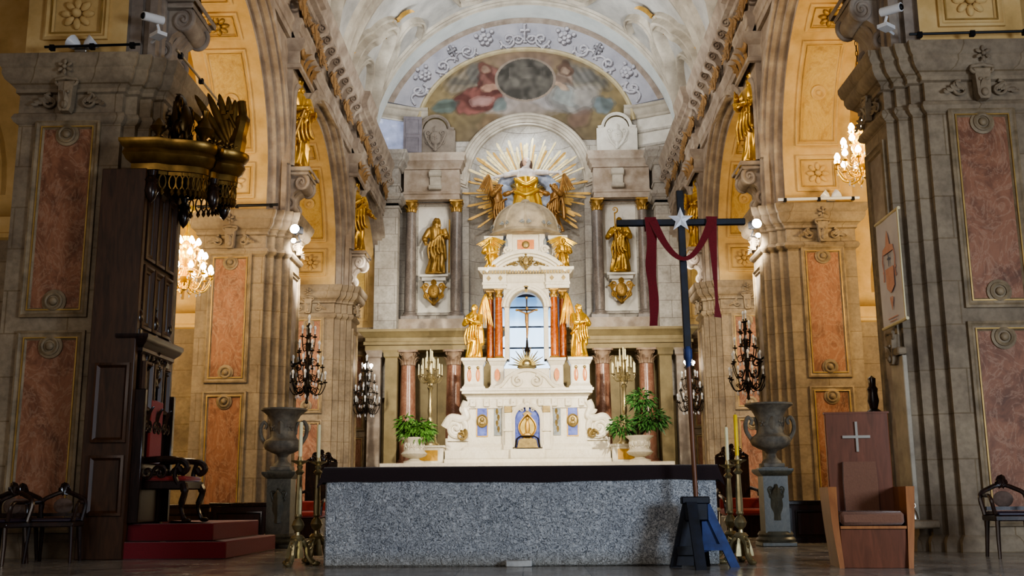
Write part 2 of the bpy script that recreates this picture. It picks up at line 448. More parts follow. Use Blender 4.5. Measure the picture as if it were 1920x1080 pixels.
def console(s, w=.5):
    """big S-scroll bracket under a statue; wall at y=0, projects to -y, top at z=0"""
    m = M(); side = []
    prof = [(0,0),(-.75,0),(-.8,-.1),(-.8,-.22),(-.72,-.3),(-.62,-.36),(-.62,-.5),(-.5,-.62),(-.34,-.72),(-.26,-.9),(-.2,-1.15),(-.08,-1.28),(0,-1.3)]
    poly = [(y*s, z*s) for y, z in prof]
    m.prism([(y, z) for y, z in poly], -w*s*.5, w*s*.5, 'x')
    for yy, zz, r in ((-.58,-.42,.26), (-.2,-1.08,.17)):
        for h in (-1, 1):
            v = volute(r*s, .07*s, 1.6, 0, 0, PI/2, -1)
            m.join(v, lambda x, y, z, h=h, yy=yy, zz=zz: (h*(w*s*.5+.02*s)-y*h, yy*s-x, zz*s+z))
        m.tube([(-w*s*.52, yy*s, zz*s), (w*s*.52, yy*s, zz*s)], r*s*.8, 12)
    for k in (-1, 0, 1): m.join(leaf(.6*s, .15*s, .9), lambda x, y, z, k=k: (x+k*.16*s, y*.8-.24*s-.2*s*(z/(.6*s)), z*.9-.98*s))
    # abacus slabs
    m.box(-w*s*.78, w*s*.78, -.92*s, .0, -.12*s, .0, .02*s); m.box(-w*s*.68, w*s*.68, -.84*s, 0, -.22*s, -.12*s, .02*s)
    return m
def corinthian(r, h, seg=20, rows=2):
    """capital: bell, two rows of leaves, corner scrolls, abacus; base of bell at z=0"""
    m = M().lathe([(r*.95,0),(r*1.05,.02*h),(r*.95,.05*h),(r*.98,.4*h),(r*1.12,.75*h),(r*1.3,.86*h)], seg)
    for row in range(rows):
        for k in range(8):
            a = 2*PI*(k+.5*row)/8
            m.join(leaf(h*(.42 if row == 0 else .68), r*.33, .9), lambda x, y, z, a=a: ((r*.98-y)*cos(a)-x*sin(a), (r*.98-y)*sin(a)+x*cos(a), z+.04*h))
    for k in range(4):
        a = PI/4+k*PI/2
        v = volute(r*.3, r*.09, 1.4, 0, 0, PI/2, -1)
        m.join(v, lambda x, y, z, a=a: ((r*1.25+x)*cos(a)-y*sin(a), (r*1.25+x)*sin(a)+y*cos(a), z+.76*h))
    q = r*1.32
    pts = []
    for k in range(4):
        a = PI/4+k*PI/2; b = a+PI/4
        pts += [(1.5*q*cos(a-.08), 1.5*q*sin(a-.08)), (1.5*q*cos(a+.08), 1.5*q*sin(a+.08)), (.98*q*cos(b), .98*q*sin(b))]
    m.prism(pts, .86*h, h)
    return m
def cartouche(s):
    """shield with scrolled edges, leaf tail"""
    m = M().ball((0,0,0), (.34*s, .16*s, .42*s), 14, 10)
    for h in (-1, 1):
        m.join(volute(.2*s, .07*s, 1.5, .42*s*h, .3*s, -PI/2, h)); m.join(volute(.17*s, .06*s, 1.5, .38*s*h, -.25*s, PI/2, -h))
        m.tube(spline([(.62*s*h,-.02*s,.3*s),(.52*s*h,-.06*s,0),(.3*s*h,-.06*s,-.45*s),(0,-.04*s,-.72*s)]), .06*s, 6)
    m.join(leaf(.45*s, .2*s, .7), lambda x, y, z: (x, y, z+.3*s)); m.join(leaf(.5*s, .18*s, .4), lambda x, y, z: (x, y-.05*s, -.4*s-z))
    m.join(rosette(.2*s, 6), lambda x, y, z: (x, y-.15*s, z)); return m
def feather_wing(L, n=9, rows=2):
    """wing in the xz plane, shoulder at the origin, spreading toward +x and up; feathers hang"""
    m = M()
    lead = [(0,0,0), (.16*L,.02*L,.3*L), (.3*L,.03*L,.52*L), (.42*L,.02*L,.62*L), (.5*L,0,.6*L)]
    sp = spline(lead, 5); m.tube(sp, [.07*L*(1-.6*i/len(sp)) for i in range(len(sp))], 8)
    for row in range(rows):
        for k in range(n):
            t = k/(n-1); i = int(t*(len(sp)-1)); p = sp[i]
            ln = L*(.55+.35*t)*(1 if row == 0 else .55); a = lerp(-.15, .42, t)
            f = M().ball((0,0,0), (.045*L, .014*L, ln*.5), 6, 6).move(0, -.012*L*row, -ln*.45).roty(-a)
            m.join(f, lambda x, y, z, p=p: (x+p.x, y+p.y, z+p.z))
    return m

# ------------------------------------------------------------------ figures
def figure(H, armR=None, armL=None, turn=0, nod=0, beard=False, hair='short', seed=0, sway=.02, flare=1.0, cloak=True, crown=False, knee=0, vox=None, feet=True, book=False, lower=1.0, armw=1.0):
    """draped standing figure, base at z=0, facing -y. arms: ((elbow),(hand)) in units of H, x positive to the figure's own left (image right)"""
    rnd = random.Random(seed); m = M()
    prof = [(0,.155*flare,.13*flare),(.03,.15*flare,.125*flare),(.2,.125*flare,.105*flare),(.38,.112,.098),(.5,.115,.095),(.56,.108,.085),(.61,.098,.075),(.68,.118,.082),(.74,.13,.085),(.79,.132,.08),(.825,.10,.065),(.845,.05,.045),(.87,.042,.042)]
    n = 40; ph = [rnd.uniform(0, 6.28) for _ in range(6)]
    rings = []
    NZ = 44
    for j in range(NZ+1):
        z = .87*j/NZ
        for k in range(len(prof)-1):
            if prof[k][0] <= z <= prof[k+1][0]+1e-9: break
        a, b = prof[k], prof[k+1]; t = (z-a[0])/(b[0]-a[0]); t = t*t*(3-2*t)
        rx, ry = lerp(a[1], b[1], t), lerp(a[2], b[2], t)
        cxx = sway*sin(z*4.2+.3); amp = .016*max(0, 1-z/.62)+.006*(z < .8)
        ring = []
        for i in range(n):
            w = 2*PI*i/n
            d = amp*(sin(7*w+ph[0]+2.2*sin(z*3+ph[1]))+.6*sin(11*w+ph[2]-z*5)+.5*sin(4*w+ph[3]+z*9))
            kn = .035*math.exp(-((z-.3)/.11)**2)*max(0, cos(w+PI/2+.55*(1 if knee >= 0 else -1)))**2*abs(knee)
            ring.append((cxx+(rx+d)*cos(w), (ry+d)*sin(w)-kn, z))
        rings += ring
    fs = [(j*n+i, j*n+(i+1) % n, (j+1)*n+(i+1) % n, (j+1)*n+i) for j in range(NZ) for i in range(n)]
    fs += [tuple(range(n-1, -1, -1)), tuple(NZ*n+i for i in range(n))]
    m.add(rings, fs)
    # mantle: diagonal roll of cloth and hanging folds
    if cloak:
        pts = [(.135*cos(w)+sway, .108*sin(w), .56+.13*cos(w+.5)) for w in [2*PI*i/24 for i in range(25)]]
        m.tube(pts, [.022+.008*sin(i*2.1) for i in range(25)], 7)
        for q in range(5):
            x0 = lerp(-.1, .1, q/4)
            m.tube(spline([(x0*.9, -.1, .55+.1*q/4), (x0*1.1-.02, -.118, .4), (x0*1.25+.02, -.125, .22+.03*q)], 5), [.02]*10+[.008], 6)
        m.tube(spline([(.12, .02, .74), (.15, .03, .5), (.165, .03, .22)], 6), [.035]*6+[.045]*6+[.02], 8)
    # head
    hx = sway*.6; hz = .928; hd = M()
    hd.ball((0,0,0), (.05,.058,.068), 16, 12)
    hd.ball((0,-.012,-.04), (.036,.042,.036), 10, 8)                     # jaw
    hd.tube([(0,-.055,.012),(0,-.07,-.014),(0,-.056,-.02)], [.008,.0115,.008], 6)   # nose
    for h in (-1, 1):
        hd.ball((.02*h,-.05,.01), (.0115,.008,.007), 8, 6)               # eyes
        hd.ball((.02*h,-.05,.022), (.016,.01,.006), 8, 6)                # brow
        hd.ball((.051*h,0,-.004), (.008,.014,.02), 8, 6)                 # ear
    hd.ball((0,-.052,-.034), (.016,.008,.006), 8, 6)
    if hair == 'short':
        for k in range(26):
            a = rnd.uniform(0, 2*PI); e = rnd.uniform(.1, 1.4)
            x, y, z = cos(a)*cos(e), sin(a)*cos(e), sin(e)
            if y < -.55 and z < .6: continue
            hd.ball((x*.05, y*.058+.006, z*.066+.004), .019, 7, 5)
    elif hair == 'long':
        for k in range(40):
            a = rnd.uniform(-.35, PI+.35); e = rnd.uniform(-.5, 1.4)
            hd.ball((cos(a)*cos(e)*.054, sin(a)*cos(e)*.058+.008, sin(e)*.066+.003), .02, 7, 5)
        for h in (-1, 1): hd.tube([(.05*h,.015,.02),(.06*h,.02,-.06),(.055*h,.02,-.13)], [.022,.024,.012], 7)
        hd.tube([(0,.05,.0),(0,.06,-.08),(0,.055,-.15)], [.04,.04,.02], 7)
    elif hair == 'veil':
        hd.ball((0,.012,.006), (.06,.062,.074), 14, 10)
        hd.tube([(0,.03,0),(0,.05,-.1),(0,.07,-.2)], [.058,.075,.09], 12)
    if beard:
        for k in range(16):
            hd.ball((rnd.uniform(-.032,.032), -.045-rnd.uniform(0,.012), -.05-rnd.uniform(0,.05)), .017, 7, 5)
    if crown: hd.lathe([(.052,.03),(.058,.075),(.05,.075),(.046,.03)], 16, rad=lambda a, r, z: r*(1+.03*cos(8*a)))
    hd.rotx(-nod) if nod else None
    hd.rotz(turn).move(hx, -.012*(1 if nod > 0 else 0)-.004, hz)
    m.join(hd)
    m.tube([(hx*.7,.005,.83),(hx,-.0,.9)], [.04,.034], 10)
    # arms with hands
    def arm(h, E, Hd):
        S = (.118*h+sway*.8, .0, .79)
        pts = spline([S, E, Hd], 7); k = len(pts)
        m.tube(pts, [(lerp(.05, .034, i/(k-1)) if i < k-5 else .03)*armw for i in range(k)], 10)
        m.tube([S, ((S[0]+E[0])/2, (S[1]+E[1])/2-.005, (S[2]+E[2])/2), E, tuple(lerp(E[q], Hd[q], .45) for q in range(3))], [.056*armw,.058*armw,.052*armw,.05*armw], 10)  # sleeve
        d = (Vector(Hd)-Vector(E)).normalized(); p = Vector(Hd); sd = d.cross(Vector((0,1,0)))
        if sd.length < .1: sd = Vector((1,0,0))
        sd.normalize(); up_ = d.cross(sd)
        palm = p+d*.02
        m.tube([p, palm+d*.022], [.021,.026], 8, flat=.6)
        for f in range(4):
            o = sd*(.013*(f-1.5)); b = palm+d*.02+o; ln = (.03,.036,.034,.026)[f]
            m.tube([b, b+d*ln*.6+up_*.004, b+d*ln+up_*.014], [.0082,.0078,.006], 6)
        b = palm+sd*.022; m.tube([b-d*.01, b+sd*.016+d*.012, b+sd*.018+d*.03], [.009,.0085,.006], 6)
    arm(-1, *(armR or ((-.165,-.03,.62),(-.06,-.14,.6))))
    arm(1, *(armL or ((.165,-.02,.62),(.09,-.13,.56))))
    if feet:
        for h in (-1, 1): m.ball((.055*h+sway*.3, -.12*flare, .012), (.03,.06,.022), 8, 6)
    if book: m.box(.05, .15, -.17, -.13, .5, .63, .008)
    for i in range(len(m.v)):
        x, y, z = m.v[i]; m.v[i] = (x, y, z*lower if z < .5 else z-.5*(1-lower))
    m.scale(H)
    return remesh(m, vox or H/150, 1)
def plinth_slab(w, h):
    return M().box(-w, w, -w*.8, w*.8, 0, h, .02)
# ------------------------------------------------------------------ setting: floor, piers, arcades, vault
struct('floor', M().box(-16, 16, -14, 40, -.3, 0), FLOOR)
PIER_Y = [12.95, 20.5, 28.0, 35.3]
PLAN = [(5.25,0),(6.6,0),(6.6,1.5),(5.25,1.5),(5.25,1.4),(5.1,1.4),(5.1,1.3),(4.95,1.3),(4.95,1.2),(4.82,1.2),(4.82,.3),(4.95,.3),(4.95,.2),(5.1,.2),(5.1,.1),(5.25,.1)]
FR_PROF = [(0,0),(0,.045),(.03,.06),(.055,.035),(.075,.03),(.1,.04),(.125,.012)]
def front(u, v, h): return (u, -h, v)
def subdiv_rect(x0, x1, z0, z1, n):
    return [(x0,z0),(x1,z0)] + [(x1, lerp(z0,z1,i/n)) for i in range(1, n)] + [(x1,z1),(x0,z1)] + [(x0, lerp(z1,z0,i/n)) for i in range(1, n)]
def marble_sheet(x0, x1, z0, z1, h, n): return M().grid(1, n, lambda a, b: (lerp(x0,x1,a), lerp(z0,z1,b), h))
def side_mesh(name, m, mat, s, smooth=40):
    return mesh(name, m if s > 0 else m.copy().mirx(), mat, smooth)
def frame_set(x0, x1, z0, z1, n=1):
    """raised frame, gilt fillet, (u,v,h) space"""
    p = subdiv_rect(x0, x1, z0, z1, n)
    f = M().mold(p, FR_PROF)
    g = M().mold(offset(p, .085), [(0,.02),(0,.05),(.016,.052),(.02,.02)])
    return f, g
PIER_MESH = {}
for s in (1, -1):
    D = []
    sh = M().prism(PLAN, 0, 6.4)
    D.append(('shaft', sh, STONE))
    D.append(('base', M().mold(PLAN, [(0,.2),(-.03,.17),(-.06,.12),(-.07,0)]), STONE))
    D.append(('cornice', M().mold(PLAN, [(0,5.52),(-.05,5.55),(-.075,5.6),(-.05,5.66),(-.01,5.68),(-.01,5.93),(-.05,5.95),(-.05,6.0),(-.1,6.05),(-.16,6.1),(-.19,6.17),(-.19,6.24),(-.22,6.27),(-.25,6.36),(-.25,6.42),(.3,6.43)]), STONE))
    for (z0, z1) in ((2.95, 5.57), (.3, 2.78)):
        f, g = frame_set(5.5, 6.36, z0, z1)
        D.append(('panel_frame', f.map(front), FRAME)); D.append(('gilt_fillet', g.map(front), GOLDLINE))
        D.append(('marble_panel', marble_sheet(5.6, 6.26, z0+.1, z1-.1, .014, 1).map(front), REDM))
        for zz in ((z1-.2, z0+.2) if z0 > 1 else (z1-.2,)):
            r = dot_ring(.1, .022).move(5.93, -.04, zz); r.lathe([(.15,0),(.15,.03),(.13,.04),(0,.04)], 20).map(lambda x, y, z: (x, y, z))
            q = M().lathe([(.155,0),(.155,.025),(.12,.035),(0,.035)], 20).map(lambda x, y, z: (x+5.93, -z-.01, y+zz), True)
            D.append(('rosette', dot_ring(.1, .022).move(5.93, -.05, zz).join(q), FRAME))
    kz = M().join(keystone(.46), lambda x, y, z: (x+5.93, y-.1, z+5.86))
    D.append(('capital_bracket', kz, STONE))
    fo = M()
    for h in (-1, 1): fo.join(sprig(.5, 4, h), lambda x, y, z, h=h: (x+5.93+h*.12, y-.06, z+5.82))
    fo.join(rosette(.12, 6), lambda x, y, z: (x+5.93, y-.26, z+6.22))
    D.append(('capital_foliage', fo, STONE))
    # nave-side corner foliage of the capital
    cf = M()
    for k in range(3):
        cf.join(sprig(.45, 4, 1), lambda x, y, z, k=k: (4.78+y, .35+.35*k+x, z+5.8))
        cf.join(keystone(.34), lambda x, y, z, k=k: (4.76+y, .4+.35*k-x, z+5.85)) if k == 1 else None
    D.append(('capital_foliage', cf, STONE))
    # nave-face panel
    nf = M().mold(subdiv_rect(.38, 1.12, .45, 5.3, 1), FR_PROF).map(lambda u, v, h: (4.82-h, 1.5-u, v))
    D.append(('panel_frame', nf, FRAME))
    nm = marble_sheet(.48, 1.02, .55, 5.2, .014, 1).map(lambda u, v, h: (4.82-h, 1.5-u, v))
    D.append(('side_panel', nm, STUCCO))
    PIER_MESH[s] = [(n, side_mesh(n, m, mt, s)) for n, m, mt in D]
WHERE = ['first and nearest pier, foot in shadow', 'second pier, warmly lit panels facing the altar', 'third pier, behind the wall candelabrum', 'last pier, beside the apse screen']
for s in (1, -1):
    for k, y in enumerate(PIER_Y):
        e = empty('pillar', (0, y, 0), 0, ('stone pier with red marble panels, ' + ('east side of nave on chair side, ' if s > 0 else 'throne side of nave, ') + WHERE[k]), 'pillar', 'stone nave piers', 'structure')
        for n, me in PIER_MESH[s]: obj(n, me, None, e)

# arcade bays -------------------------------------------------------------
R0, YC, ZC, ZS = 3.0, 4.5, 7.1, 6.4
ST = ZC - ZS; LEN = 2*ST + PI*R0
def soffit(t, sl, h):
    if sl < ST: return (t, 7.5-h, ZS+sl)
    if sl > LEN-ST: return (t, 1.5+h, ZS+LEN-sl)
    a = (sl-ST)/R0; return (t, YC+(R0-h)*cos(a), ZC+(R0-h)*sin(a))
def arch_path(r, n=28):
    """(y, z) points along an arch of radius r with stilts, from the far pier to the near one"""
    return [(YC+r, ZS)] + arc(YC, ZC, r, 0, PI, n) + [(YC-r, ZS)]
BAY = {}
for s in (1, -1):
    D = []
    D.append(('soffit', M().grid(1, 44, lambda a, b: soffit(lerp(5.25, 6.6, a), LEN*b, 0)), SOFFIT))
    # archivolt steps on the nave side
    prof = [(0,5.25),(.1,5.25),(.1,5.1),(.2,5.1),(.2,4.95),(.26,4.95),(.26,4.87),(.33,4.85),(.38,4.89),(.46,4.87),(.54,4.9),(.54,4.95),(.6,4.96)]
    paths = [arch_path(R0+d) for d, x in prof]
    n = len(paths[0]); am = M()
    am.add([(prof[k][1], paths[k][i][0], paths[k][i][1]) for k in range(len(prof)) for i in range(n)],
           [(k*n+i, k*n+i+1, (k+1)*n+i+1, (k+1)*n+i) for k in range(len(prof)-1) for i in range(n-1)])
    D.append(('archivolt', am, STUCCO))
    ap2 = arch_path(R0+.3)
    poly = [(8.25, 10.45), (.75, 10.45), (.75, 6.4)] + list(reversed(ap2)) + [(8.25, 6.4)]
    w = M().add([(4.955, y, z) for y, z in poly], [tuple(range(len(poly)))])
    D.append(('spandrel', w, STUCCO))
    # aisle face and mass behind
    ap3 = arch_path(R0)
    poly = [(8.25, 12), (.75, 12), (.75, 6.4)] + list(reversed(ap3)) + [(8.25, 6.4)]
    D.append(('aisle_face', M().add([(6.6, y, z) for y, z in poly], [tuple(reversed(range(len(poly))))]), STUCCO))
    pos = .3
    seq = [('sq', .75), ('lg', 2.15), ('sq', .65), ('lg', 1.92), ('sq', .65), ('lg', 2.15), ('sq', .75)]
    for i, (kd, L) in enumerate(seq):
        z0, z1 = pos, pos+L; pos = z1+.2; nn = max(3, int(L/.15))
        f, g = frame_set(5.5, 6.36, z0, z1, nn)
        D.append(('coffer_frame', f.map(soffit), SOFFIT)); D.append(('gilt_fillet', g.map(soffit), GOLDLINE))
        if kd == 'lg':
            D.append(('marble_panel', marble_sheet(5.6, 6.26, z0+.1, z1-.1, .014, nn).map(soffit), SOFM))
            zc = (z0+z1)/2
            q = M().lathe([(.15,0),(.15,.03),(.12,.045),(.1,.03),(0,.03)], 20); q.ball((0,0,.04), (.06,.06,.04))
            D.append(('rosette', q.map(lambda u, v, h, zc=zc: soffit(5.93+u, zc+v, h+.015)), SOFFIT))
        else:
            zc = (z0+z1)/2
            q = rosette(.25, 8, .3).map(lambda x, y, z, zc=zc: soffit(5.93+x, zc+z, -y+.02))
            D.append(('rosette', q, GOLDLINE if i in (2, 4) else SOFFIT))
    BAY[s] = [(n_, side_mesh(n_, m, mt, s)) for n_, m, mt in D]
nb = 0
for s in (1, -1):
    for y in [5.45] + PIER_Y[:3]:
        nb += 1
        e = empty('wall_right_arcade' if s > 0 else 'wall_left_arcade', (0, y, 0), kind='structure')
        for n_, me in BAY[s]: obj(n_, me, None, e)

# nave wall above: niche pilasters, entablature, brackets
NP = {}
for s in (1, -1):
    D = []
    y0, y1 = .3, 1.6
    nich = [(1.36, 7.5)] + arc(.95, 8.95, .41, 0, PI, 12) + [(.54, 7.5)]
    poly = [(y0, 6.42), (y1, 6.42), (y1, 10.0), (y0, 10.0)]
    L = M().prism([(y0,6.42),(y1,6.42),(y1,7.5),(y0,7.5)], 4.9, 5.0, 'x')
    U = [(y0,7.5),(.54,7.5)] + list(reversed(arc(.95, 8.95, .41, 0, PI, 12))) + [(1.36,7.5),(y1,7.5),(y1,10.0),(y0,10.0)]
    L.prism(U, 4.84, 5.0, 'x')
    D.append(('niche_pilaster', L, STUCCO))
    D.append(('niche_back', M().grid(8, 1, lambda a, b: (4.98+.4*sin(PI*a), lerp(.54,1.36,a), lerp(7.4,9.5,b))), STUCCO))
    fr = M().mold([(1.36,7.5)]+arc(.95,8.95,.41,0,PI,12)+[(.54,7.5)], [(0,0),(0,.05),(-.06,.06),(-.1,.02),(-.1,0)], closed=False)
    D.append(('niche_frame', fr.map(lambda y, z, h: (4.84-h, y, z)), STUCCO))
    cp = M().mold([(4.72,y0),(5.0,y0),(5.0,y1),(4.72,y1)], [(0,9.55),(-.05,9.58),(-.05,9.66),(0,9.7),(-.02,9.95),(-.1,10.02),(-.14,10.1),(-.14,10.2),(0,10.22)])
    D.append(('pilaster_capital', cp, STUCCO))
    lf = M()
    for k in range(4): lf.join(leaf(.4, .12, .9), lambda x, y, z, k=k: (4.7+y, .5+.3*k-x, z+9.66))
    for k, h in ((.45, -1), (1.45, 1)): lf.join(volute(.14, .05, 1.4, 0, 0, PI/2, h), lambda x, y, z, k=k: (4.66+y, k-x, z+9.95))
    D.append(('capital_leaves', lf, ORNG))
    c = console(.62, 1.0).map(lambda x, y, z: (5.02+y, .95-x, z*1.15+7.48))
    D.append(('statue_console', c, STUCCO))
    NP[s] = [(n_, side_mesh(n_, m.move(0, -.2, 0), mt, s)) for n_, m, mt in D]
for s in (1, -1):
    for y in PIER_Y[:3]:
        e = empty('wall_right_niche' if s > 0 else 'wall_left_niche', (0, y, 0), kind='structure')
        for n_, me in NP[s]: obj(n_, me, None, e)

ENT = [(4.95,10.2),(4.84,10.2),(4.84,10.34),(4.8,10.36),(4.8,10.52),(4.74,10.58),(4.74,10.66),(4.9,10.68),(4.9,11.28),(4.8,11.3),(4.78,11.42),(4.6,11.46),(4.6,11.56),(4.42,11.6),(4.42,11.78),(4.36,11.86),(4.3,11.98),(4.3,12.06),(5.5,12.12)]
ENT = [(x if x > 4.95 else 4.95-(4.95-x)*.62, z) for x, z in ENT]
def extrude_profile(prof, y0, y1):
    n = len(prof)
    return M().add([(x, y0, z) for x, z in prof] + [(x, y1, z) for x, z in prof], [(i, i+1, n+i+1, n+i) for i in range(n-1)] + [tuple(range(n)), tuple(reversed(range(n, 2*n)))])
brk = M()
brk.prism([(0,0),(-.3,0),(-.34,-.08),(-.3,-.18),(-.16,-.26),(-.1,-.42),(0,-.46)], -.09, .09, 'x')
for h in (-1, 1): brk.join(volute(.1, .035, 1.4, 0, 0, PI/2, -1), lambda x, y, z, h=h: (h*.1-y*h, -.22-x, z-.12))
brk.join(leaf(.34, .1, .9), lambda x, y, z: (x, y*.7-.1-.12*z/.34, z-.42))
frz = M()
frz.join(cartouche(.34))
for h in (-1, 1): frz.join(sprig(.55, 5, h), lambda x, y, z, h=h: (x+h*.15, y, z-.02))
FRB, FRG = {}, {}
for s in (1, -1):
    FRB[s] = side_mesh('bracket', brk.copy().map(lambda x, y, z: (4.88+y, -x, z)), STUCCO, s)
    FRG[s] = side_mesh('frieze_cartouche', frz.copy().map(lambda x, y, z: (4.86+y, -x, z)), ORNG, s)
    e = empty('trim_entablature_right' if s > 0 else 'trim_entablature_left', (0,0,0), kind='structure')
    obj('entablature', side_mesh('entablature', extrude_profile(ENT, 4, 34.6), STUCCO, s, 25), None, e)
    for y in PIER_Y[:3]:
        rs = [(x-.16 if x < 5.4 else x, z+.001) for x, z in ENT]
        obj('entablature_break', side_mesh('entablature_break', extrude_profile(rs, y+0, y+1.5), STUCCO, s, 25), None, e)
    y = 13.35; k = 0
    while y < 35.2:
        near = min(abs(y-(p+.75)) for p in PIER_Y)
        if near > .9:
            b = obj('bracket', FRB[s], None, e); b.location = (0, y, 11.5)
            if k % 3 == 0:
                g = obj('frieze_cartouche', FRG[s], None, e); g.location = (-.08*s, y+.31, 10.98); g.scale = (1, 1.25, 1.35)
        else:
            if k % 2 == 0:
                g = obj('frieze_cartouche', FRG[s], None, e); g.location = (-.18*s, y, 10.95); g.scale = (1, 1.3, 1.3)
        y += .62; k += 1
    # attic strip between cornice and vault
    obj('attic', side_mesh('attic', M().box(5.3, 5.6, 4, 35.5, 12.0, 12.7).mold([(5.3,4),(5.3,35.5)], [(0,12.62),(.06,12.64),(.1,12.7),(.1,12.78),(0,12.8)], closed=False), RIB, s), None, e)

# barrel vault
RV, ZV = 5.45, 12.4
def barrel(a, y, h): return ((RV-h)*cos(a), y, ZV+(RV-h)*sin(a))
ce = empty('ceiling', (0,0,0), kind='structure')
obj('vault', M().grid(60, 30, lambda u, v: barrel(PI-PI*u, lerp(4, 34.3, v), 0)), VAULT, ce)
obj('end_arch_soffit', M().grid(60, 2, lambda u, v: barrel(PI-PI*u, lerp(34.3, 35.45, v), .02)), WHITEBAND, ce)
def barrel_band(y0, y1, prof_h):
    ys = [lerp(y0, y1, i/(len(prof_h)-1)) for i in range(len(prof_h))]
    n = 61; vs = []
    for y, h in zip(ys, prof_h): vs += [barrel(PI-PI*i/60, y, h) for i in range(n)]
    return M().add(vs, [(k*n+i, k*n+i+1, (k+1)*n+i+1, (k+1)*n+i) for k in range(len(ys)-1) for i in range(n-1)])
obj('end_arch_moulding', barrel_band(33.85, 34.35, [0,.08,.08,.05,.12,.12,.16,.1,.1,.04,.0]), RIB, ce)
for yb in (28.3, 20.8, 13.2):
    obj('transverse_rib', barrel_band(yb, yb+1.3, [0,.12,.12,.18,.12,.1,.1,.12,.18,.12,.12,0]), RIB, ce)
def curve_band(pts, w=.16, hk=1.7, prof=((0,0),(0,.1),(.05,.14),(.1,.08),(.14,.12),(.2,.12),(.24,0)), closed=False):
    """moulding along a 2D path in (y, arc length) on the barrel; pts dense"""
    m = M().mold(pts, list(prof), closed)
    return m.map(lambda y, sl, h: barrel(PI-sl/RV, y, h*hk))
def dense(pts, n=8): return [(p.x, p.y) for p in spline([(a, b, 0) for a, b in pts], n)]
for s in (1, -1):
    flip = (lambda m: m.mirx()) if s > 0 else (lambda m: m)
    for yc in (31.4, 24.4, 17.0):
        hood = dense([(yc-1.9, .35), (yc-1.75, 1.2), (yc-1.3, 2.0), (yc-.8, 2.45), (yc-.55, 2.9), (yc, 3.3), (yc+.55, 2.9), (yc+.8, 2.45), (yc+1.3, 2.0), (yc+1.75, 1.2), (yc+1.9, .35)])
        obj('lunette_hood', flip(curve_band(hood, prof=((0,0),(0,.16),(.07,.24),(.14,.14),(.22,.2),(.32,.2),(.36,.08),(.46,.08),(.5,0)))), RIB, ce)
        lun = dense([(yc-1.25, .4), (yc-1.1, 1.1), (yc-.6, 1.75), (yc, 2.0), (yc+.6, 1.75), (yc+1.1, 1.1), (yc+1.25, .4)])
        obj('lunette_frame', flip(curve_band(lun)), RIB, ce)
        g = M().join(cartouche(.5)).join(leaf(.7, .2, .4), lambda x, y, z: (x, y, z+.3))
        g.map(lambda x, y, z, yc=yc: barrel(PI-(z+3.5)/RV, yc+x, .1-y)); obj('gilt_crest', flip(g), GOLD_D, ce)
        for d in (-2.1, 2.1):
            g = M().join(rosette(.2, 6)).join(leaf(.5, .14, .4), lambda x, y, z: (x, y, z+.1)).join(leaf(.5, .14, .4), lambda x, y, z: (x, y, -z-.1))
            g.join(sprig(.5, 4, 1)); g.join(sprig(.5, 4, -1))
            g.map(lambda x, y, z, yc=yc, d=d: barrel(PI-(z+.95)/RV, yc+d+x, .06-y)); obj('gilt_spray', flip(g), GOLD_D, ce)
        # long curling moulding beside the hood, toward the crown
        horn = dense([(yc+2.35, 1.4), (yc+2.3, 2.6), (yc+1.7, 3.4), (yc+1.1, 3.7), (yc+1.0, 4.2), (yc+1.6, 4.6), (yc+2.2, 4.4)])
        obj('curled_moulding', flip(curve_band(horn)), RIB, ce)
for yc in (31.2, 24.4):
    L = RV*PI/2
    cart = dense([(yc+1.9, L-2.4), (yc+2.1, L-1.6), (yc+1.6, L-1.2), (yc+2.2, L-.5), (yc+2.25, L), (yc+2.2, L+.5), (yc+1.6, L+1.2), (yc+2.1, L+1.6), (yc+1.9, L+2.4), (yc, L+2.9), (yc-1.9, L+2.4), (yc-2.1, L), (yc-1.9, L-2.4), (yc, L-2.9), (yc+1.9, L-2.4)])
    obj('crown_panel_frame', curve_band(cart, prof=((0,0),(0,.12),(.07,.18),(.14,.1),(.2,.14),(.3,.14),(.34,0))), RIB, ce)

# aisles: outer walls, aisle cross arches beside the second piers
for s in (1, -1):
    e = empty('wall_right_aisle' if s > 0 else 'wall_left_aisle', (0,0,0), kind='structure')
    def sm(name, m, mt): obj(name, side_mesh(name, m, mt, s), None, e)
    sm('outer_wall', M().box(12.2, 12.5, 2, 36, 0, 13), STUCCO)
    sm('aisle_vault', M().grid(16, 1, lambda a, b: (9.5+2.8*cos(PI*a), lerp(2, 36, b), 10.2+2.2*sin(PI*a))), SOFFIT)
    for y in (13.75, 21.3, 28.8):
        poly = [(6.6,4.75),(7.45,4.75)] + list(reversed(arc(9.6, 4.95, 2.15, 0, PI, 20))) + [(11.75,4.75),(12.3,4.75),(12.3,12.5),(6.6,12.5)]
        sm('cross_arch_wall', M().prism(poly, y, y+.7, 'y'), SOFFIT)
        sm('cross_arch_moulding', M().mold([(11.75,4.75)]+arc(9.6,4.95,2.15,0,PI,24)+[(7.45,4.75)], [(0,0),(0,.06),(-.12,.08),(-.16,.04),(-.3,.06),(-.34,0)], closed=False).map(lambda x, z, h, y=y: (x, y-h, z)), SOFFIT)
        for x0, x1 in ((6.55, 7.5), (11.7, 12.3)):
            sm('impost_pilaster', M().box(x0, x1, y-.08, y+.7, 0, 4.2), STONE)
            sm('impost_cornice', M().mold(rect(x0, x1, y-.08, y+.78), [(0,4.15),(-.04,4.18),(-.04,4.24),(0,4.26),(0,4.48),(-.05,4.5),(-.12,4.6),(-.16,4.66),(-.16,4.74),(0,4.76)]), SOFFIT)
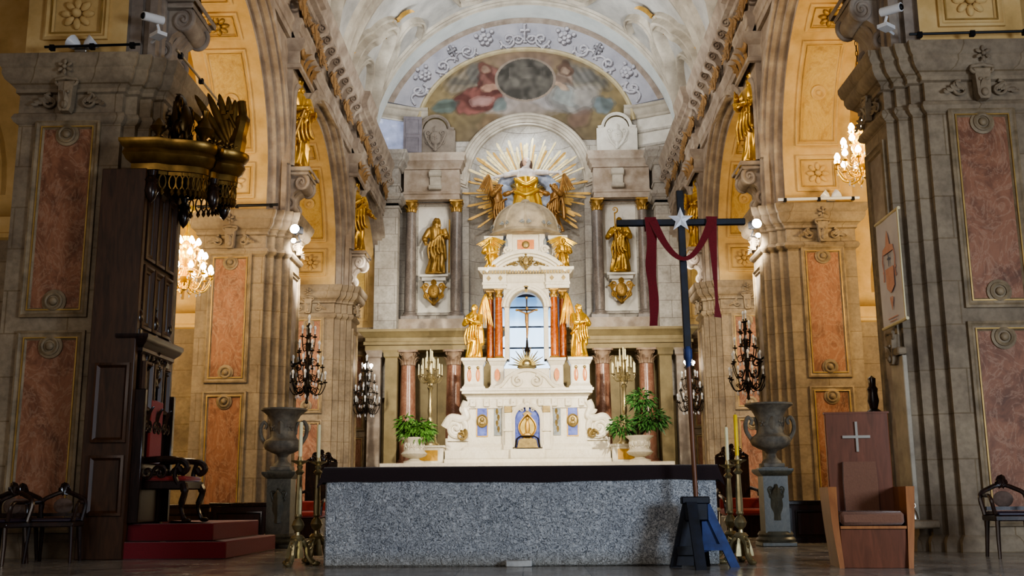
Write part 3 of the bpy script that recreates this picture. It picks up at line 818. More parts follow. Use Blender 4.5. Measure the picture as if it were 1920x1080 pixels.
# ------------------------------------------------------------------ apse: end wall, canted corners, niche, fresco, gallery screen
BW = 36.2
aw = empty('wall_back', (0,0,0), kind='structure')
hole = [(-2.08, 6.0)] + [(-x, z) for x, z in arc(0, 12.0, 2.08, 0, PI, 24)][0:0]
ring = arc(0, 11.95, 2.08, PI, 0, 28)
poly = [(-7,5.0),(-2.08,5.0)] + ring + [(2.08,5.0),(7,5.0),(7,13.6),(-7,13.6)]
poly = [(-7,5.0),(-2.08,5.0)] + ring + [(2.08,5.0),(7,5.0),(7,14.3),(-7,14.3)]
obj('wall_face', M().add([(x, BW, z) for x, z in poly], [tuple(range(len(poly)))]), STONE_L, aw)
obj('niche_wall', M().grid(24, 1, lambda a, b: (-2.08*cos(PI*a), BW+.75*sin(PI*a), lerp(5.0, 11.95, b))), STONE_L, aw)
obj('niche_half_dome', M().grid(24, 10, lambda a, b: (-2.08*(1-b)*cos(PI*a), BW+.75*sqrt(max(0, 1-(1-b)**2)), 11.95+2.08*(1-b)*sin(PI*a))), STONE_L, aw)
obj('lower_wall', M().box(-7, 7, BW+.9, BW+1.1, 0, 14), OCHRE, aw)
am = M().mold([(2.45,12.2)] + arc(0, 11.95, 2.45, .1, PI-.1, 40) + [(-2.45,12.2)], [(0,0),(0,.22),(.05,.26),(.1,.24),(.12,.18),(.2,.18),(.22,.14),(.32,.14),(.34,.08),(.4,.08),(.42,-.05)], closed=False)
obj('niche_archivolt', am.map(lambda x, z, h: (x, BW-h, z)), RIB, aw)
obj('niche_jambs', M().box(-2.3, -2.06, BW-.1, BW+.3, 6.5, 11.6).box(2.06, 2.3, BW-.1, BW+.3, 6.5, 11.6), STONE_L, aw)
# hood surface of the half-dome strip: grey painted band with relief, from the big arch back to the fresco edge
FA, FB, FZ = 3.85, 2.95, 13.9
def hood(u, v):
    a = lerp(PI-.43, .43, u); a2 = lerp(PI-.26, .26, u)
    r = Vector(barrel(a, 35.4, .03))
    q = Vector((FA*cos(a2), BW-.05, FZ+FB*sin(a2)))
    return tuple(r.lerp(q, v))
GREYBAND = mottled('grey_painted_band', [C('9a9aa4'), C('a9a9b2'), C('b4b3ba')], 1.4, .85, world=True)
BROWNBAND = mottled('worn_brown_edge', [C('86796e'), C('988b80'), C('a99d92')], 3, .85, world=True)
def hood_n(u, v, h=.0):
    p = Vector(hood(u, v)); e = 1e-3
    a = Vector(hood(min(u+e,1), v))-Vector(hood(max(u-e,0), v)); b = Vector(hood(u, min(v+e,1)))-Vector(hood(u, max(v-e,0)))
    n = a.cross(b)
    if n.length > 1e-9: n.normalize()
    if n.y > 0: n = -n
    return tuple(p+n*h)
obj('hood_edge', M().grid(80, 2, lambda u, v: hood(u, v*.16)), BROWNBAND, aw)
obj('hood_band', M().grid(80, 8, lambda u, v: hood(u, .16+v*.84)), GREYBAND, aw)
RELIEF = mottled('grey_stucco_relief', [C('a5a4ac'), C('bdbcc4'), C('cfced4')], 6, .8)
rel = M(); relx = M()
def hb(u, v, h): return hood_n(min(max(u, .001), .999), v, h)
def hood_tube(m, uv, w):
    m.tube([hb(u, v, .03) for u, v in uv], w, 6)
def scroll_uv(u0, v0, r, hand, turns=1.4, asp=.11):
    return [(u0+hand*asp*r*(1-t)*cos(turns*2*PI*t), v0+r*(1-t)*sin(turns*2*PI*t)) for t in [i/16 for i in range(16)]]
for side in (-1, 1):
    U = lambda d: .5+side*d
    for (c, big) in ((.13, 1), (.37, .9)):
        # flower cluster
        for i in range(6):
            a = 2*PI*i/6+.4; rel.ball(hb(U(c)+.2*big*cos(a)/13, .45+.2*big*sin(a)/1.5, .03), .105*big, 8, 6)
        for i in range(3):
            a = PI/2+.9*(i-1); rel.ball(hb(U(c)+.42*cos(a)/13, .45-.42*sin(a)/1.5, .03), .085*big, 8, 6)
        rel.ball(hb(U(c), .45, .06), .09*big, 8, 6)
        for k in range(3): rel.ball(hb(U(c)+.012*(k-1), .3+.03*abs(k-1), .03), .06, 7, 5)
    for (c, h) in ((.055, 1), (.2, -1), (.305, 1), (.43, -1)):
        hood_tube(rel, scroll_uv(U(c), .6, .26, h*side), .05)
        hood_tube(rel, [(U(c+.03*h*k/5), .8+.08*sin(k*1.3)) for k in range(6)], .045)
        hood_tube(rel, [(U(c)-.03*side*h*k/6*2, .72-.2*sin(PI*k/6)) for k in range(7)], .045)
        rel.ball(hb(U(c), .62, .04), .06, 7, 5)
    # cross motif
    for k in range(2):
        hood_tube(rel, [(U(.245), .2+.06*j) for j in range(9)], .05); hood_tube(rel, [(U(.23+.005*j), .38) for j in range(7)], .05)
    for (a, b) in ((.236,.28),(.254,.28),(.236,.48),(.254,.48)): rel.ball(hb(U(a), b, .03), .055, 7, 5)
hood_tube(rel, [(.5, .16+.06*j) for j in range(9)], .06); hood_tube(rel, [(.485+.005*j, .36) for j in range(7)], .06)
for a in (-.02, .02): hood_tube(rel, scroll_uv(.5+a, .6, .16, 1 if a > 0 else -1), .04)
shd = M(); 
for x, y, z in []: pass
obj('stucco_relief', rel, RELIEF, aw)
o = obj('relief_shadow', rel.copy().map(lambda x, y, z: (x*1.003+.02, y+.03, z-.03)), mottled('grey_relief_shadow', [C('6e6b70'), C('807d82')], 6, .9), aw)  # darker copy set behind and below, painting in the reliefs' shadow
# fresco (painted by colour attribute)
def blob(x, z, cx, cz, rx, rz, rot=0):
    c, s_ = cos(rot), sin(rot); dx, dz = x-cx, z-cz
    a, b = (dx*c+dz*s_)/rx, (-dx*s_+dz*c)/rz
    return a*a+b*b
def fresco_color(x, z):
    n = noise.noise(Vector((x*1.3, z*1.3, 3.1))); n2 = noise.noise(Vector((x*5, z*5, 7.7))); n3 = noise.noise(Vector((x*2.4, z*2.4, 11)))
    w = lambda h: Vector(C(h)[:3])
    top = max(0, min(1, (z-14.2)/2.4))
    c = w('7d6e4c').lerp(w('8f7a5c'), top)
    c = c.lerp(w('97845a'), max(0, min(1, (abs(x)-1.7)/1.6)))
    if z < 14.4: c = c.lerp(w('5d4d45'), min(1, (14.4-z)*1.3)*max(0, 1-abs(x)/3.2))
    def put(cx, cz, rx, rz, rot, h, soft=.5, op=1.0, shade=None):
        nonlocal c
        d = blob(x+n3*.16+n2*.07, z+n*.14+n2*.06, cx, cz, rx, rz, rot)
        if d < 1:
            k = min(1, (1-d)/soft)*op; t = w(h)
            if shade: t = t.lerp(w(shade), max(0, min(1, .5+.9*sin((x*cos(rot+1)+z*sin(rot+1))*9+n*4))))
            if .72 < d and op > .75: t = t*.7
            c = c.lerp(t, k if d < .72 else max(k, .45*op))
    # clouds
    put(0, 14.75, 2.0, .55, 0, 'a69a94', .8, .8); put(-.5, 16.35, .5, .2, .2, '8f7a68', .6, .7); put(.75, 16.4, .4, .2, -.2, '91796a', .6, .7); put(-3.3, 14.2, .7, .35, 0, '8a7848', .7, .7); put(3.25, 14.3, .6, .4, 0, '8c7a4c', .7, .7); put(-.9, 14.9, .9, .45, .3, 'a89f9b', .7, .7); put(.95, 14.9, .9, .45, -.3, 'a7a3a4', .7, .8)
    put(0, 16.5, 1.6, .45, 0, '93796a', .8, .6)
    # wings
    put(-2.1, 15.75, .95, .5, .35, '8d8272', .5, .9, '6f6a62'); put(2.2, 15.7, 1.05, .45, -.3, '8b8578', .5, .9, '6a6863')
    put(-1.75, 16.05, .45, .5, .5, '6e6c68', .6, .8); put(1.95, 16.0, .7, .36, -.4, '74726f', .6, .7)
    # red-robed angel
    put(-1.35, 15.75, .42, .62, -.25, '8f6055', .3, 1, '6b3f37'); put(-1.75, 14.95, 1.05, .55, .25, '94594f', .3, 1, '6a3a33')
    put(-1.6, 14.95, .5, .22, .2, 'c39a92', .7, .7); put(-1.5, 16.2, .26, .28, 0, '7a4f43', .4, 1); put(-1.25, 15.45, .4, .16, .1, 'b98f77', .5, .9)
    put(-2.95, 14.75, .5, .36, .2, '6c7f7a', .4, .9, '556661'); put(-.95, 14.75, .3, .25, 0, '6d8180', .5, .8)
    # pale-robed angel
    put(1.45, 15.65, .4, .6, .3, '9a8576', .4, 1, '857062'); put(1.65, 14.95, 1.0, .62, -.2, 'a5a29b', .35, 1, '85827f')
    put(1.5, 15.05, .6, .4, -.2, '979e9c', .5, .9); put(2.2, 15.1, .55, .5, .2, 'a59f98', .6, .8); put(1.45, 16.12, .3, .27, 0, '6a5244', .4, 1); put(1.38, 16.08, .15, .16, 0, 'b39a84', .6, .7); put(-1.46, 16.16, .14, .15, 0, 'b0937d', .6, .7); put(1.2, 15.5, .4, .14, -.5, 'c2a489', .5, .9)
    put(2.85, 14.72, .45, .35, -.2, '74848a', .4, .9, '5d6c70')
    put(1.95, 14.2, .6, .4, .7, '7d6153', .6, .8); put(-1.3, 14.1, .5, .35, .7, '8b7050', .6, .7)
    # oval frame and dark oval
    d = blob(x, z, 0, 15.75, 1.12, .86)
    if d < 1.0: c = w('9b8b7c') if d > .84 else w('4d4943').lerp(w('6f6a62'), max(0, min(1, .5+n3*1.1+n2*.5)))
    if d < .84 and abs(z-16) < .22 and abs(x) < .6: c = c.lerp(w('7a746c'), .6*max(0, sin(x*9+1)*.5+.5))
    c = c*(1+.3*n2+.22*n)*.82
    g_ = (c.x+c.y+c.z)/3; c = c.lerp(Vector((g_, g_, g_)), .18)
    wl = abs(x)
    if 1.5 < wl < 3.1 and 15.3 < z < 16.2: c = c*(1+.16*sin((z*.6+wl*.9)*26))
    return (max(0,c.x), max(0,c.y), max(0,c.z), 1)
nx, nz = 300, 150
fm = M().grid(nx, nz, lambda u, v: (lerp(-1,1,u)*FA*sqrt(max(0, 1-((lerp(13.4, FZ+FB, v)-FZ)/FB)**2)) if lerp(13.4, FZ+FB, v) > FZ else lerp(-1,1,u)*FA, BW-.06, lerp(13.4, FZ+FB, v)))
fm.f = [f for f in fm.f if min(fm.v[i][0]**2+(fm.v[i][2]-11.95)**2 for i in f) > 2.25**2]
fme = mesh('fresco', fm, None, 0)
ca = fme.color_attributes.new('paint', 'FLOAT_COLOR', 'POINT')
for i, p in enumerate(fm.v): ca.data[i].color = fresco_color(p[0], p[2])
t = NT('fresco_paint'); at = t.new('ShaderNodeVertexColor', layer_name='paint')
fme.materials.append(t.fin(at.outputs[0], .8))
tag(obj('fresco', fme, None), 'lunette fresco of two winged angels beside a dark oval under the grey half dome', 'fresco')
el = [(FA*cos(a), FZ+FB*sin(a)) for a in [PI*.02+PI*.96*i/60 for i in range(61)]]
obj('fresco_moulding', M().mold(el, [(-.14,0),(-.14,.06),(-.08,.12),(-.02,.12),(.02,.05),(.02,-.02)], closed=False).map(lambda x, z, h: (x, BW-.08-h, z)), mottled('lunette_edge', [C('b5a57f'), C('cfc3a2')], 3, .7), aw)
# upper corners: cornices, canted walls
for s in (1, -1):
    f = (lambda m: m) if s > 0 else (lambda m: m.mirx())
    prof = [(0,14.15),(.05,14.17),(.05,14.26),(.12,14.32),(.16,14.42),(.16,14.5),(.22,14.55),(.22,14.64),(-.2,14.68)]
    pth = [(3.55, BW-.02), (4.05, BW-.02), (5.5, 35.45)]
    obj('upper_cornice', f(M().mold(pth, [(-d, z) for d, z in prof], closed=False)), RIB, aw)
    w = M().grid(1, 1, lambda u, v: (lerp(4.05, 5.6, u), lerp(BW, 35.42, u), lerp(12.5, 14.25, v)))
    obj('canted_wall', f(w), STUCCO_W, aw)
    st = M()
    for z in (13.05, 13.6): st.mold([(3.9, BW-.01), (4.05, BW-.03), (5.5, 35.47)], [(0,z),(-.05,z+.02),(-.05,z+.1),(0,z+.12)], closed=False)
    if s > 0: obj('canted_wall_string', f(st), STONE_L, aw)
    # end pilaster of the nave
    pl = M().box(4.42, 5.2, 34.75, 35.3, 4, 10.85); obj('end_pilaster', f(pl), STONE_L, aw)
    R_ = rect(4.42, 5.4, 34.75, 35.4)
    obj('end_capital', f(M().mold(R_, [(0,10.5),(-.04,10.52),(-.04,10.6),(0,10.62),(0,10.7),(-.05,10.72),(-.12,10.85),(-.17,10.9),(-.17,11.02),(0,11.04)])), STONE_L, aw)
    obj('end_entablature', f(M().mold(R_, [(0,11.0),(0,11.3),(-.04,11.32),(-.04,11.4),(0,11.42),(0,11.95),(-.06,11.97),(-.1,12.1),(-.22,12.2),(-.24,12.35),(-.3,12.42),(-.3,12.55),(.2,12.6)])), STONE_L, aw)
    # entablature over the column pair
    EP = [(0,11.02),(0,11.2),(-.03,11.22),(-.03,11.3),(0,11.32),(0,12.1),(-.05,12.12),(-.05,12.2),(-.1,12.26),(-.15,12.38),(-.18,12.4),(-.18,12.52),(-.22,12.58),(-.22,12.68),(.6,12.72)]
    ENTM = mottled('apse_entablature', [C('8f7f6c'), C('a8998a'), C('beb2a4')], 2.0, .75, world=True)
    obj('entablature', f(M().mold(rect(2.36, 4.32, 35.45, BW+.2), EP).mold(rect(2.36, 4.32, 35.45, BW), [(0,11.02),(.3,11.02)])), ENTM, aw)
    obj('entablature', f(M().mold(rect(4.4, 5.5, 35.85, BW), EP)), ENTM, aw)
    sc = M()
    sc.prism([(0,0),(-.16,0),(-.2,-.1),(-.16,-.2),(-.08,-.5),(-.14,-.66),(0,-.72)], -.19, .19, 'x').move(3.2, 35.44, 12.05)
    for z, r in ((11.9,.11), (11.42,.09)): sc.tube([(2.98, 35.32, z), (3.42, 35.32, z)], r, 12)
    obj('scroll_bracket', f(sc), RIB, aw)
    # pale niche panel behind the statue and its surround
    obj('statue_panel', f(M().box(2.68, 3.86, BW-.06, BW+.05, 7.1, 10.95)), STUCCO_W, aw)
    obj('panel_arch_frame', f(M().mold(rect(2.68, 3.86, 7.1, 10.95), [(-.1,0),(-.1,.07),(-.04,.09),(0,.04),(0,0)]).map(lambda x, z, h: (x, BW-.06-h, z))), STONE_L, aw)
    obj('column_plinth_wall', f(M().box(2.0, 4.6, 35.35, BW, 5.6, 6.75)), ENTM, aw)
    # attic cartouche block over the cornice
    bl = M().prism([(2.55,12.7),(4.0,12.7),(4.0,13.75),(3.75,13.8)] + arc(3.27, 13.75, .42, .1, PI-.1, 12) + [(2.8,13.8),(2.55,13.75)], BW-.28, BW, 'y')
    bm = M().mold([(3.95,13.72),(3.72,13.76)] + arc(3.27, 13.78, .45, .1, PI-.1, 12) + [(2.82,13.76),(2.6,13.72)], [(0,0),(-.06,.06),(-.1,.06),(-.12,-.1)], closed=False).map(lambda x, z, h: (x, BW-.28-h, z))
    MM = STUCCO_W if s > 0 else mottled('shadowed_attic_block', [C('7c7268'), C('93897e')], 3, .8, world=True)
    obj('attic_block', f(bl.join(bm)), MM, aw)
    obj('attic_cartouche', f(M().join(cartouche(.62), lambda x, y, z: (x+3.27, y+BW-.3, z+13.45))), MM, aw)
# apse window with an open shutter
FROST = NT('frosted_window_glass'); v = FROST.coord(); nn = FROST.noise(v, 3, 4)
FROST.link(FROST.ramp(nn, [(.3, C('6f7690')), (.6, C('a7aecb')), (.75, C('eef2ff'))]), FROST.b.inputs['Emission Color'])
FROST.b.inputs['Emission Strength'].default_value = .55; FROST = FROST.fin(C('8088a0'), .3)
wn = empty('window_1', (-4.72, 35.95, 12.75), kind='structure')
def cant(u, z, h=0):  # along the canted wall, from the inner corner outward
    d = Vector((-1.55, -.78)).normalized(); n = Vector((d.y, -d.x)); n = n if n.y < 0 else -n
    return (-4.08+d.x*u+n.x*h+4.72, BW+d.y*u+n.y*h-35.95, z-12.75)
obj('window_pane', M().add([cant(.3,12.75,.02), cant(1.4,12.75,.02), cant(1.4,14.15,.02), cant(.3,14.15,.02)], [(3,2,1,0)]), FROST, wn)
fr = M().mold(rect(.22, 1.46, 12.7, 14.2), [(0,0),(0,.07),(.09,.07),(.09,0)])
obj('window_frame', fr.map(lambda u, z, h: cant(u, z, h)), STUCCO_W, wn)
sh = M().box(0, .62, 0, .04, 0, 1.42).mold(rect(.07, .55, .08, .66), [(0,0),(.03,-.02),(.06,-.02),(.06,.0)]).copy()
sh = M().box(0, .66, 0, .04, 0, 1.42)
for z0 in (.08, .76): sh.join(M().mold(rect(.08, .58, z0, z0+.58), [(0,0),(0,.02),(.03,.02),(.05,.0)]).map(lambda x, z, h: (x, -h, z)))
GREYWOOD = mottled('grey_shutter', [C('77727a'), C('908b93')], 3, .7)
o = obj('open_shutter', sh, GREYWOOD, wn); o.location = (.33, -.3, .02); o.rotation_euler = (0,0,.1)
# window behind the high altar: pale blue panes between bars
w2 = empty('window_2', (0, BW+.4, 5.4), kind='structure')
SKYGL = NT('lit_window_glass'); v = SKYGL.coord(); sx = SKYGL.new('ShaderNodeSeparateXYZ'); SKYGL.link(v, sx.inputs[0])
mp_ = SKYGL.new('ShaderNodeMapRange'); mp_.inputs[1].default_value = 0; mp_.inputs[2].default_value = 2.6; SKYGL.link(sx.outputs[2], mp_.inputs[0])
SKYGL.link(SKYGL.ramp(mp_.outputs[0], [(0.0, C('cfe6ff')), (.45, C('bfe0ff')), (.62, C('6f9cc8')), (.85, C('47688c'))]), SKYGL.b.inputs['Emission Color'])
SKYGL.b.inputs['Emission Strength'].default_value = 2.0; SKYGL = SKYGL.fin(C('8fb0d0'), .2)
obj('window_pane', M().box(-1.0, 1.0, -.02, .02, -1.2, 2.35), SKYGL, w2)
b = M()
for z in (-1.2, -.3, .45, 1.2, 1.9): b.box(-1.05, 1.05, -.1, -.03, z, z+.05)
b.box(-1.05, 1.05, -.12, .02, 2.3, 2.5); b.box(-1.1,-1.0,-.12,.02,-1.2,2.5); b.box(1.0,1.1,-.12,.02,-1.2,2.5)
obj('window_bar', b, plain('slate_blue_bars', C('33466b'), .5), w2)

# freestanding columns of the end wall
def column(name, x, y, z0, z1, r, mat, capmat, label, group, cap=.42, base=.3, seg=20):
    e = empty(name, (x, y, z0), 0, label, 'column', group)
    H = z1-z0
    obj('shaft', M().lathe([(r,base),(r*1.01,base+.2*H),(r*.86,H-cap)], seg), mat, e)
    obj('base', M().box(-r*1.45, r*1.45, -r*1.45, r*1.45, 0, base*.4).lathe([(r*1.4,base*.4),(r*1.45,base*.55),(r*1.3,base*.7),(r*1.15,base*.75),(r*1.2,base*.9),(r,base)], seg), mat, e)
    obj('capital', corinthian(r*.84, cap, 20).move(0, 0, H-cap), capmat, e)
    return e
for x, lb in ((-4.08, 'outer grey marble column, shutter side of the apse wall'), (-2.48, 'grey marble column between bearded statue and sunburst niche'), (2.48, 'grey marble column between sunburst niche and gold bishop statue'), (4.08, 'outer grey marble column behind the hanging red sash')):
    column('wall_column', x, 35.72, 6.75, 11.02, .2, GCOL, GOLD_D, lb, 'end wall columns')
# gallery screen at Y = 34
sc = empty('gallery_screen', (0, 34, 0), 0, 'ochre colonnade screen with heavy entablature behind the high altar', 'screen')
SP = [(0,5.45),(0,5.6),(-.05,5.62),(-.05,5.72),(0,5.74),(0,5.86),(-.06,5.9),(-.12,5.98),(-.2,6.04),(-.2,6.12),(.1,6.15)]
for s in (-1, 1):
    obj('entablature', M().mold(rect(min(s*5.3,s*.95), max(s*5.3,s*.95), -.25, .5), SP).box(min(s*5.3,s*.95), max(s*5.3,s*.95), -.2, .45, 5.45, 5.6).box(min(s*5.3,s*.95), max(s*5.3,s*.95),-.2,.5,6.0,6.14), OCHRE, sc)
    obj('back_panel', M().box(min(s*5.3,s*.95), max(s*5.3,s*.95), 1.1, 1.3, 0, 5.6), OCHRE, sc)
for x in (-5.0, -4.45, 4.45, 5.0):
    pb = M().box(x-.2, x+.2, -.18, .3, 1.5, 5.3).mold(rect(x-.2, x+.2, -.18, .3), [(0,5.2),(-.05,5.25),(-.05,5.35),(-.1,5.45),(0,5.46)])
    obj('pilaster', pb, OCHRE if abs(x) < 4.8 else STUCCO, sc)
for x in (-3.2, -1.7, 1.7, 3.2): obj('pilaster', M().box(x-.14, x+.14, 1.0, 1.15, 1.5, 5.4), OCHRE, sc)
for x, lb in ((-3.92, 'red marble screen column behind the potted bush and candelabrum, throne side'), (-2.42, 'red marble screen column just beside the left scroll of the high altar'), (2.42, 'red marble screen column just beside the right scroll of the high altar'), (3.85, 'red marble screen column behind the tall bushy plant')):
    column('screen_column', x, 34.05, 1.65, 5.46, .27, REDCOL, mottled('brown_capital', [C('7d6552'), C('a08a74')], 6, .6), lb, 'red screen columns', cap=.5)
# raised presbytery
struct('floor_presbytery', M().box(-4.85, 4.85, 28.9, 35.5, 0, 1.45).box(-4.1, 4.0, 29.15, 35.5, 1.4, 1.66), WMARBLE)
struct('floor_presbytery_step', M().box(-4.85,4.85,28.4,28.9,0,1.1).box(-4.85,4.85,27.9,28.4,0,.75).box(-4.85,4.85,27.4,27.9,0,.4), WMARBLE)
# ------------------------------------------------------------------ high altar (origin at its foot, x to the side, -y to the nave)
HA = empty('high_altar', (-.03, 31.0, 1.66), 0, 'white marble high altar with domed canopy, orange columns and scrolled sides', 'altar')
Z = lambda z: z-1.66
def P(name, m, mat, parent=HA, smooth=35): return obj(name, m, mat, parent, smooth)
P('altar_step', M().box(-2.38, 2.38, -.95, 1.2, 0, .14, .02).box(-2.38, 2.38, -.62, 1.2, .14, .4, .02), WMARBLE)
P('altar_step', M().box(-.5, .5, -.75, -.3, .14, .42, .015), WMARBLE)
body = M().box(-1.75, 1.75, 0, 1.2, .35, 1.85).box(-2.42, 2.42, .05, 1.1, .35, .78, .02).box(-.72, .72, -.14, .1, .4, 1.75)
P('altar_body', body, WMARBLE)
P('plinth_moulding', M().mold(rect(-1.78,1.78,-.02,1.2), [(-.1,.38),(-.1,.5),(-.04,.56),(0,.6)]), WMARBLE)
MENSA = [(0,Z(3.55)),(-.03,Z(3.57)),(-.03,Z(3.62)),(-.1,Z(3.7)),(-.16,Z(3.72)),(-.16,Z(3.79)),(-.2,Z(3.8)),(-.2,Z(3.87)),(.4,Z(3.88))]
P('mensa', M().mold(rect(-1.76, 1.76, -.04, 1.2), MENSA).box(-1.8,1.8,0,1.2,Z(3.8),Z(3.87)), WMARBLE)
P('frieze', M().box(-1.76, 1.76, -.06, 1.0, Z(3.3), Z(3.58)), WMARBLE)
for k in range(9):
    x = -1.6+.4*k; b = M().box(x-.09, x+.09, -.15 if 2 < k < 6 else -.1, 0, Z(3.36), Z(3.58), .015)
    b.lathe([(.03,-.0),(.03,.02),(0,.03)], 8).copy()
    P('frieze_block', M().box(x-.09, x+.09, -.2 if 2 < k < 6 else -.13, 0, Z(3.34), Z(3.58), .02).ball((x, -.2 if 2 < k < 6 else -.13, Z(3.47)), (.03,.02,.03), 8, 6), WMARBLE)
INL = mottled('bronze_relief', [C('7b6a45'), C('a08b5a')], 9, .4, metal=.5)
for s in (-1, 1):
    # blue panels with a gold medallion, grey inlaid panels
    P('blue_panel', M().box(s*1.33-.14, s*1.33+.14, -.03, 0, Z(2.5), Z(3.35)), BLUEM)
    P('gilt_frame', M().mold(rect(s*1.33-.17, s*1.33+.17, Z(2.47), Z(3.38)), [(0,0),(0,.03),(.025,.03),(.035,0)]).map(front), GOLD_D)
    md = M().lathe([(.17,0),(.17,.04),(.14,.06),(.12,.04),(0,.05)], 20).map(lambda x, y, z: (x+s*1.33, -z-.03, y*1.15+Z(2.93)), True)
    md.ball((s*1.33, -.08, Z(2.97)), (.06,.04,.07)).ball((s*1.33, -.07, Z(2.86)), (.09,.03,.06)); P('medallion', md, INL)
    P('grey_panel', M().prism([(s*.87-.11,Z(2.5)),(s*.87+.11,Z(2.5)),(s*.87+.11,Z(3.38)),(s*.87,Z(3.3)),(s*.87-.11,Z(3.38))], -.03, .0, 'y').move(0,-.0,0), GREYM)
    g = M()
    for k in range(4): g.join(leaf(.2,.05,.4), lambda x, y, z, k=k: (x+s*.87+.02*(-1)**k, y-.03, z+Z(2.6)+.17*k))
    P('inlay_spray', g, INL)
    P('corner_pilaster', M().box(s*.56-.1, s*.56+.1, -.26, 0, .42, 1.72, .01).box(s*.56-.13, s*.56+.13, -.3, 0, .95, 1.02).box(s*.56-.13,s*.56+.13,-.3,0,.42,.55), WMARBLE)
    P('pilaster_cap', M().box(s*.56-.11, s*.56+.11, -.28, 0, Z(3.15), Z(3.34), .01), INL)
    # side scroll
    v = M().join(volute(.34, .1, 1.6, 0, 0, PI*.62, s, 40), lambda x, y, z: (x+s*2.1, y-.02, z+Z(2.72)))
    sw = spline([(s*1.78,0,Z(3.5)),(s*1.86,0,Z(3.3)),(s*1.8,0,Z(3.05)),(s*2.0,0,Z(2.98)),(s*2.25,0,Z(3.02)),(s*2.44,0,Z(2.75))], 6)
    v.tube(sw, [.13]*len(sw), 10, flat=1)
    v.prism([(s*1.7,Z(2.35)),(s*2.35,Z(2.35)),(s*2.3,Z(2.8)),(s*1.9,Z(2.95)),(s*1.78,Z(3.4)),(s*1.7,Z(3.4))][::s], -.02, .3, 'y')
    v.join(volute(.13, .05, 1.3, 0, 0, 0, -s), lambda x, y, z: (x+s*1.88, y-.05, z+Z(3.25)))
    P('side_scroll', v, WMARBLE)
    q = M()
    for k in range(4): q.join(leaf(.3,.09,.6), lambda x, y, z, k=k: (x*cos(.5*k)+z*sin(.5*k)*s+s*1.82, y-.1, z*cos(.5*k)+Z(2.45)))
    P('scroll_leaves', q.join(volute(.14,.04,1.4,0,0,0,s), lambda x, y, z: (x+s*1.92, y-.12, z+Z(2.52))), INL)
# tabernacle niche with the almond-shaped door
ar = [(.36,Z(2.15)),(.36,Z(2.95))] + arc(0, Z(2.95), .36, 0, PI, 20) + [(-.36,Z(2.95)),(-.36,Z(2.15))]
P('tabernacle_arch', M().mold(ar, [(0,0),(0,.12),(-.04,.14),(-.09,.1),(-.14,.08),(-.14,0)], closed=False).map(lambda x, z, h: (x, -.14-h, z)), WMARBLE)
dk = [(-.36,Z(2.15)),(.36,Z(2.15)),(.36,Z(2.95))] + arc(0, Z(2.95), .36, 0, PI, 20)[1:-1] + [(-.36,Z(2.95))]
P('blue_back', M().prism(dk, -.16, -.14, 'y'), BLUEM)
mand = [(.27*sin(PI*i/24)*1.0, lerp(Z(2.3),Z(3.15),i/24)) for i in range(25)]; al = mand + [(-x, z) for x, z in reversed(mand[1:-1])]
door = P('tabernacle_door', M().prism(al, -.19, -.15, 'y').mold(al, [(0,0),(0,.05),(.03,.06),(.05,.02),(.07,.02),(.08,.05),(.1,.02)]).map(lambda x, y, z: (x, y, z)) if False else M().prism(al, -.2, -.15, 'y'), gilt('pale_gold_door', C('c9b06a'), C('7d6632'), .35))
obj('door_frame', M().mold(al, [(0,0),(0,.04),(.03,.05),(.05,.02),(.06,.0)]).map(lambda x, z, h: (x, -.2-h, z)), GOLD_D, door)
fg = M().ball((0,-.23,Z(2.72)), (.07,.04,.22), 10, 8).ball((0,-.24,Z(2.98)), (.045,.04,.055)).ball((0,-.22,Z(2.5)), (.12,.04,.08)); obj('door_relief', fg, GOLD_D, door)
P('door_canopy', M().prism([(-.14,Z(3.12)),(0,Z(2.95)),(.14,Z(3.12)),(0,Z(3.22))], -.2, -.15, 'y'), INL)
P('door_step', M().prism([(-.3,Z(2.13)),(.3,Z(2.13)),(.26,Z(2.34)),(.2,Z(2.4)),(-.2,Z(2.4)),(-.26,Z(2.34))], -.32, -.1, 'y'), INL)
P('door_step_frame', M().tube([(-.36,-.3,Z(2.13)),(-.3,-.3,Z(2.4)),(-.2,-.3,Z(2.46)),(.2,-.3,Z(2.46)),(.3,-.3,Z(2.4)),(.36,-.3,Z(2.13))], .025, 6), IRON)
kz = keystone(.26).move(0,-.22,Z(3.33)); 
for s in (-1,1): kz.join(sprig(.35,3,s), lambda x, y, z: (x+s*.06, y-.2, z+Z(3.25)))
P('arch_keystone', kz, WMARBLE)
# scroll pediment in front of the throne, gradine
pd = spline([(-.95,0,Z(3.9)),(-.75,0,Z(3.98)),(-.55,0,Z(4.22)),(-.25,0,Z(4.38)),(0,0,Z(4.42)),(.25,0,Z(4.38)),(.55,0,Z(4.22)),(.75,0,Z(3.98)),(.95,0,Z(3.9))], 6)
pm_ = M().prism([(p.x,p.z) for p in reversed(pd)], -.02, .14, 'y')
pm_.tube([(p.x,-.03,p.z) for p in pd], .06, 8)
for s in (-1,1): pm_.join(volute(.17,.055,1.6,0,0,PI/2,-s), lambda x, y, z: (x+s*.27, y-.05, z+Z(4.1)))
P('scroll_pediment', pm_, WMARBLE)
P('gradine', M().box(-.68,.68,.2,1.1,Z(3.85),Z(4.5),.02), WMARBLE)
P('gradine_boss', M().prism([(-.1,Z(4.33)),(.1,Z(4.33)),(0,Z(4.5))], .16,.2,'y'), INL)
sb = M()
for k in range(15):
    a = PI*(.02+.96*k/14); L = .42 if k % 2 else .56
    sb.tube([(.12*cos(a),.35,Z(4.6)+.1*sin(a)),(L*cos(a),.32,Z(4.6)+L*sin(a))],[.035,.008],4)
